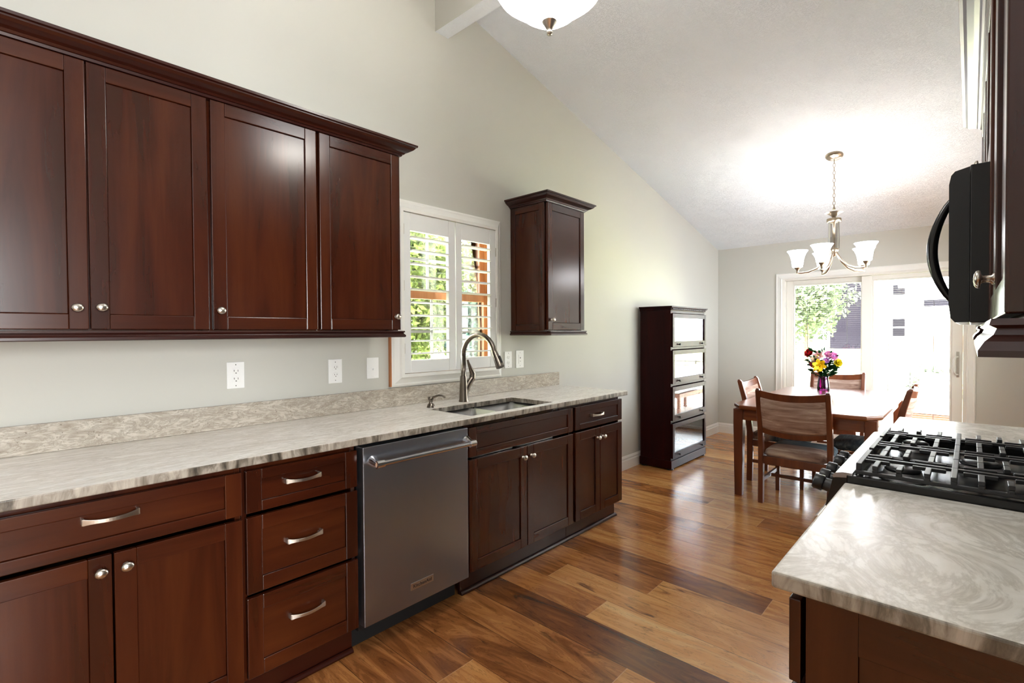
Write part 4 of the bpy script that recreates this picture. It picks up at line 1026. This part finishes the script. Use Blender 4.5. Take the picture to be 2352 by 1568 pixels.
def leaf(name, xa, xb, zt, ya, yb, gx0, gx1, gz0, gz1):
    f = MB(); f.box(xa, gx0, ya, yb, .032, zt).box(gx1, xb, ya, yb, .032, zt).box(gx0, gx1, ya, yb, gz1, zt).box(gx0, gx1, ya, yb, .032, gz0)
    p = f.build(name, M['door_white'], d1, .004)
    b = MB(); s = .016
    yy = (ya + yb) / 2
    b.box(gx0, gx0 + s, ya + .01, yb - .01, gz0, gz1).box(gx1 - s, gx1, ya + .01, yb - .01, gz0, gz1).box(gx0 + s, gx1 - s, ya + .01, yb - .01, gz1 - s, gz1).box(gx0 + s, gx1 - s, ya + .01, yb - .01, gz0, gz0 + s)
    b.build('glazing_bead', M['door_white'], p, .002)
    MB().box(gx0 + s, gx1 - s, yy - .010, yy - .007, gz0 + s, gz1 - s).build('glass', M['glass'], p)
    bl = MB(); z = gz0 + s + .006; t = math.radians(0); dd = .0065
    while z < gz1 - s - .004:
        bl.add([(gx0 + s, yy - dd * math.cos(t), z - dd * math.sin(t)), (gx1 - s, yy - dd * math.cos(t), z - dd * math.sin(t)), (gx1 - s, yy + dd * math.cos(t), z + dd * math.sin(t)), (gx0 + s, yy + dd * math.cos(t), z + dd * math.sin(t)),
                (gx0 + s, yy - dd * math.cos(t), z - dd * math.sin(t) - .0005), (gx1 - s, yy - dd * math.cos(t), z - dd * math.sin(t) - .0005), (gx1 - s, yy + dd * math.cos(t), z + dd * math.sin(t) - .0005), (gx0 + s, yy + dd * math.cos(t), z + dd * math.sin(t) - .0005)],
               [(0, 1, 2, 3), (7, 6, 5, 4), (0, 4, 5, 1), (2, 6, 7, 3)])
        z += .0235
    for fr in (.2, .5, .8):
        xx = gx0 + s + (gx1 - gx0 - 2 * s) * fr; bl.box(xx - .0022, xx + .0022, yy - .008, yy - .0065, gz0 + s, gz1 - s)
    # blind and its outer pane share the cavity of the door leaf
    bl.xf(lambda x, y, z: (x, y + .012, z)); bl.build('mini_blind', M['slat'], p)
    return p
leaf('fixed_panel', .802, 1.640, 1.953, YE + .085, YE + .135, .872, 1.574, .12, 1.905)
sp_ = leaf('sliding_panel', 1.575, 2.418, 1.950, YE + .02, YE + .07, 1.672, 2.334, .12, 1.905)
h = MB(); h.box(2.372, 2.392, YE + .012, YE + .0205, .865, 1.125); hb = h.build('handle_plate', M['nickel'], sp_, .002)
m = MB(); pts = [(2.381, YE + .014, 1.07), (2.366, YE - .012, 1.068), (2.352, YE - .030, 1.045), (2.350, YE - .032, .98), (2.352, YE - .030, .915), (2.366, YE - .012, .893), (2.381, YE + .014, .890)]
m.tube(pts, .008, 10); m.build('handle_grip', M['door_white'], hb)

# ---------------------------------------------------------------- outside
g = MB().box(-60, 60, 6.95, 120, -.30, -.152).box(-60, -.4, -20, 6.95, -.30, -.152)
tag(g.build('lawn', M['grass']), 'bright sunlit lawn outside the windows', 'lawn', kind='stuff')
tag(MB().box(-.6, 5.0, 6.95, 12.2, -.151, -.12).build('patio_slab', M['concrete']), 'pale concrete patio outside the sliding door', 'patio')
def rel(x22, z22, y): k = y / 22.0; return 2.4757 + (x22 - 2.4757) * k, 1.3366 + (z22 - 1.3366) * k
# pale house
HY = 46.0
hs = thing('house', (3.0, HY, -.15), 'pale blown-out siding house beyond the lawn, seen through the right door pane', 'house')
hx0, _ = rel(-.30, 0, HY); hx1 = hx0 + 12
MB().box(hx0, hx1, HY, HY + 9, -.15, 6.6).build('wall', M['siding_pale'], hs)
m = MB(); m.add([(hx0 - .1, HY - .5, 6.5), (hx1 + .1, HY - .5, 6.5), (hx1 + .1, HY + 4.5, 9), (hx0 - .1, HY + 4.5, 9), (hx0 - .1, HY + 9.5, 6.5), (hx1 + .1, HY + 9.5, 6.5)], [(0, 1, 2, 3), (3, 2, 5, 4), (0, 3, 4), (1, 5, 2)]); m.build('roof', M['roof_grey'], hs)
MB().box(hx0, hx1, HY - .03, HY, -.15, .95).build('brick_base', M['brick'], hs)
def far_win(x0, x1, z0, z1, mull=True):
    a, za = rel(x0, z0, HY); b, zb = rel(x1, z1, HY)
    f = MB().box(a - .14, b + .14, HY - .08, HY - .001, za - .14, zb + .14).build('window_frame', M['far_white'], hs)
    MB().box(a, b, HY - .10, HY - .081, za, zb).build('pane', M['far_window'], f)
    if mull: MB().box(a, b, HY - .12, HY - .101, (za + zb) / 2 - .05, (za + zb) / 2 + .05).build('meeting_rail', M['far_white'], f)
far_win(.45, .79, 2.60, 2.94, False); far_win(.45, .79, 1.15, 1.76); far_win(1.29, 2.3, 2.16, 2.38, False)
px, pz = rel(1.40, 2.05, HY)
MB().box(px - .1, px + 5, HY - 2.2, HY - .01, pz - .25, pz).build('porch_roof', M['far_white'], hs)
for x in (px + .1, px + 3.4): MB().box(x - .12, x + .12, HY - 2.1, HY - 1.85, -.15, pz - .25).build('porch_post', M['far_white'], hs)
# dark house behind the tree
SY = 50.0
sh = thing('house', (-6, SY, -.15), 'dark slate-sided house behind the pale tree, seen through the left door pane', 'house')
sx0, _ = rel(-1.45, 0, SY); sx1, _ = rel(-.33, 0, SY)
MB().box(sx0, sx1, SY, SY + 8, -.15, 7.2).build('wall', M['siding_slate'], sh)
m = MB(); m.add([(sx0 - .1, SY - .5, 7.1), (sx1 + .1, SY - .5, 7.1), (sx1 + .1, SY + 4, 9.5), (sx0 - .1, SY + 4, 9.5), (sx0 - .1, SY + 8.5, 7.1), (sx1 + .1, SY + 8.5, 7.1)], [(0, 1, 2, 3), (3, 2, 5, 4), (0, 3, 4), (1, 5, 2)]); m.build('roof', M['roof_grey'], sh)
def foliage(c, r, n, size, seed, shell=.45):
    rg_ = np.random.RandomState(seed); d = rg_.normal(size=(n, 3)); d /= np.linalg.norm(d, axis=1)[:, None]
    lump = 1 + .25 * np.sin(d[:, 0] * 5 + seed) * np.cos(d[:, 1] * 4 + d[:, 2] * 6)
    p = np.array(c) + d * np.array(r) * ((shell + (1 - shell) * rg_.rand(n)) * lump)[:, None]
    u = rg_.normal(size=(n, 3)); u /= np.linalg.norm(u, axis=1)[:, None]; v = np.cross(u, rg_.normal(size=(n, 3))); v /= np.linalg.norm(v, axis=1)[:, None]
    s = (size * (.6 + .8 * rg_.rand(n)))[:, None]
    q = np.stack([p - u * s, p + v * s * .45, p + u * s, p - v * s * .45], 1).reshape(-1, 3)
    mb = MB(); mb.v = [tuple(x) for x in q]; mb.f = [(4 * i, 4 * i + 1, 4 * i + 2, 4 * i + 3) for i in range(n)]; mb.mi = [0] * n; mb.sm = [False] * n
    return mb
def tree(name, loc, cr, cz, n, size, seed, leafm, label, trunk=.12, group=None, cat='tree'):
    t = thing(name, loc, label, cat, group)
    foliage((loc[0], loc[1], cz), cr, n, size, seed).build('crown', leafm, t)
    m = MB(); m.tube([(loc[0], loc[1], loc[2]), (loc[0] + .03, loc[1], (loc[2] + cz) / 2), (loc[0], loc[1] + .02, cz)], [trunk, trunk * .8, trunk * .4], 8)
    for k in range(5):
        a = k * 1.3; m.tube([(loc[0], loc[1], cz - cr[2] * .4), (loc[0] + cr[0] * .6 * math.cos(a), loc[1] + cr[1] * .6 * math.sin(a), cz + cr[2] * .3)], [trunk * .4, trunk * .12], 6)
    m.build('trunk', M['bark'], t)
    return t
tree('tree', (-3.3, 27, -.15), (1.75, 1.8, 2.2), 3.1, 5200, .13, 3, M['leaf_grey'], 'pale leafy tree on the lawn in the left door pane', .12)
tree('tree', (-5.6, 34, -.15), (2.0, 2, 2.3), 2.9, 4200, .16, 9, M['leaf_grey'], 'grey-green tree behind the pale tree, at the left edge of the door glass', .15)
tree('shrub', (2.02, 10.6, -.12), (.40, .42, .42), .42, 1500, .035, 4, M['leaf_grey'], 'leafy patio shrub at the right side of the sliding door', .02, cat='shrub')
# trees outside the kitchen window
tree('tree', (-5.5, 5.6, -.15), (1.1, 1.0, 1.75), 2.1, 8600, .07, 11, M['leaf'], 'sunlit green tree filling the left shutter panel', .12)
tree('tree', (-7.6, 9.0, -.15), (1.7, 1.5, 1.8), 2.15, 8000, .08, 12, M['leaf'], 'yellow-green tree behind the nearer trees, around the middle of the shuttered window', .13)
tree('conifer_tree', (-3.3, 5.55, -.15), (.55, .55, .95), 1.1, 4200, .06, 13, M['leaf_blue'], 'bluish evergreen low in the right shutter panel', .1)
tree('tree', (-12.0, 11.0, -.15), (2.6, 2.4, 2.4), 3.2, 5200, .11, 14, M['leaf'], 'tall background tree high behind the shuttered window', .2)
tree('tree', (-4.25, 6.6, -.15), (.45, .45, 1.6), 2.1, 2200, .05, 15, M['leaf_grey'], 'paler slim tree at the right edge of the shuttered window', .2)
# fence with two rails
fn = thing('fence', (1, 13.0, -.15), 'thin dark two-rail fence across the lawn outside the sliding door', 'fence')
FY = 13.0; zt = 1.3366 - FY * .0600; zb = zt - .11
for z, w in ((zt, .012), (zb, .009)): MB().box(-8, 6, FY - w, FY + w, z - w, z + w).build('rail', M['slot'], fn)
for x in (-3.6, -1.2, 1.2, 3.6): MB().box(x - .02, x + .02, FY - .045, FY - .012, -.152, zt + .03).build('post', M['slot'], fn)
# patio lounge chair
lc = thing('lounge_chair', (2.0, 9.2, -.12), 'low wooden patio lounge chair outside the right door pane', 'lounge chair')
m = MB(); m.loft([[(1.92 + dx, 8.2, .28), (2.36 + dx, 8.2, .28), (2.36 + dx, 8.2, .36), (1.92 + dx, 8.2, .36)] for dx in (0,)] + [[(1.92, 9.2, .30), (2.36, 9.2, .30), (2.36, 9.2, .38), (1.92, 9.2, .38)], [(1.92, 9.7, .62), (2.36, 9.7, .62), (2.36, 9.66, .70), (1.92, 9.66, .70)]], smooth=False); m.build('cushion', M['far_white'], lc, .02)
m = MB(); m.box(1.90, 2.38, 8.18, 9.5, .20, .275); m.build('frame', M['oak'], lc)
for x in (1.94, 2.34):
    for y in (8.24, 9.42): MB().box(x - .025, x + .025, y - .025, y + .025, -.119, .20).build('leg', M['oak'], lc)

# repeats carry a group phrase
GR = dict(base_cabinet='cherry base cabinets', wall_cabinet='cherry wall cabinets', outlet='white outlets on the left wall', light_switch='white light switches on the left wall', rose='flowers in the magenta vase', lily='flowers in the magenta vase', daisy='flowers in the magenta vase', tree='trees outside the house', house='houses beyond the lawn', countertop='granite countertops', crown_moulding='crown mouldings', light_rail='light rails')
for o in bpy.data.objects:
    k = o.name.split('.')[0]
    if o.parent is None and k in GR and 'label' in o: o['group'] = GR[k]
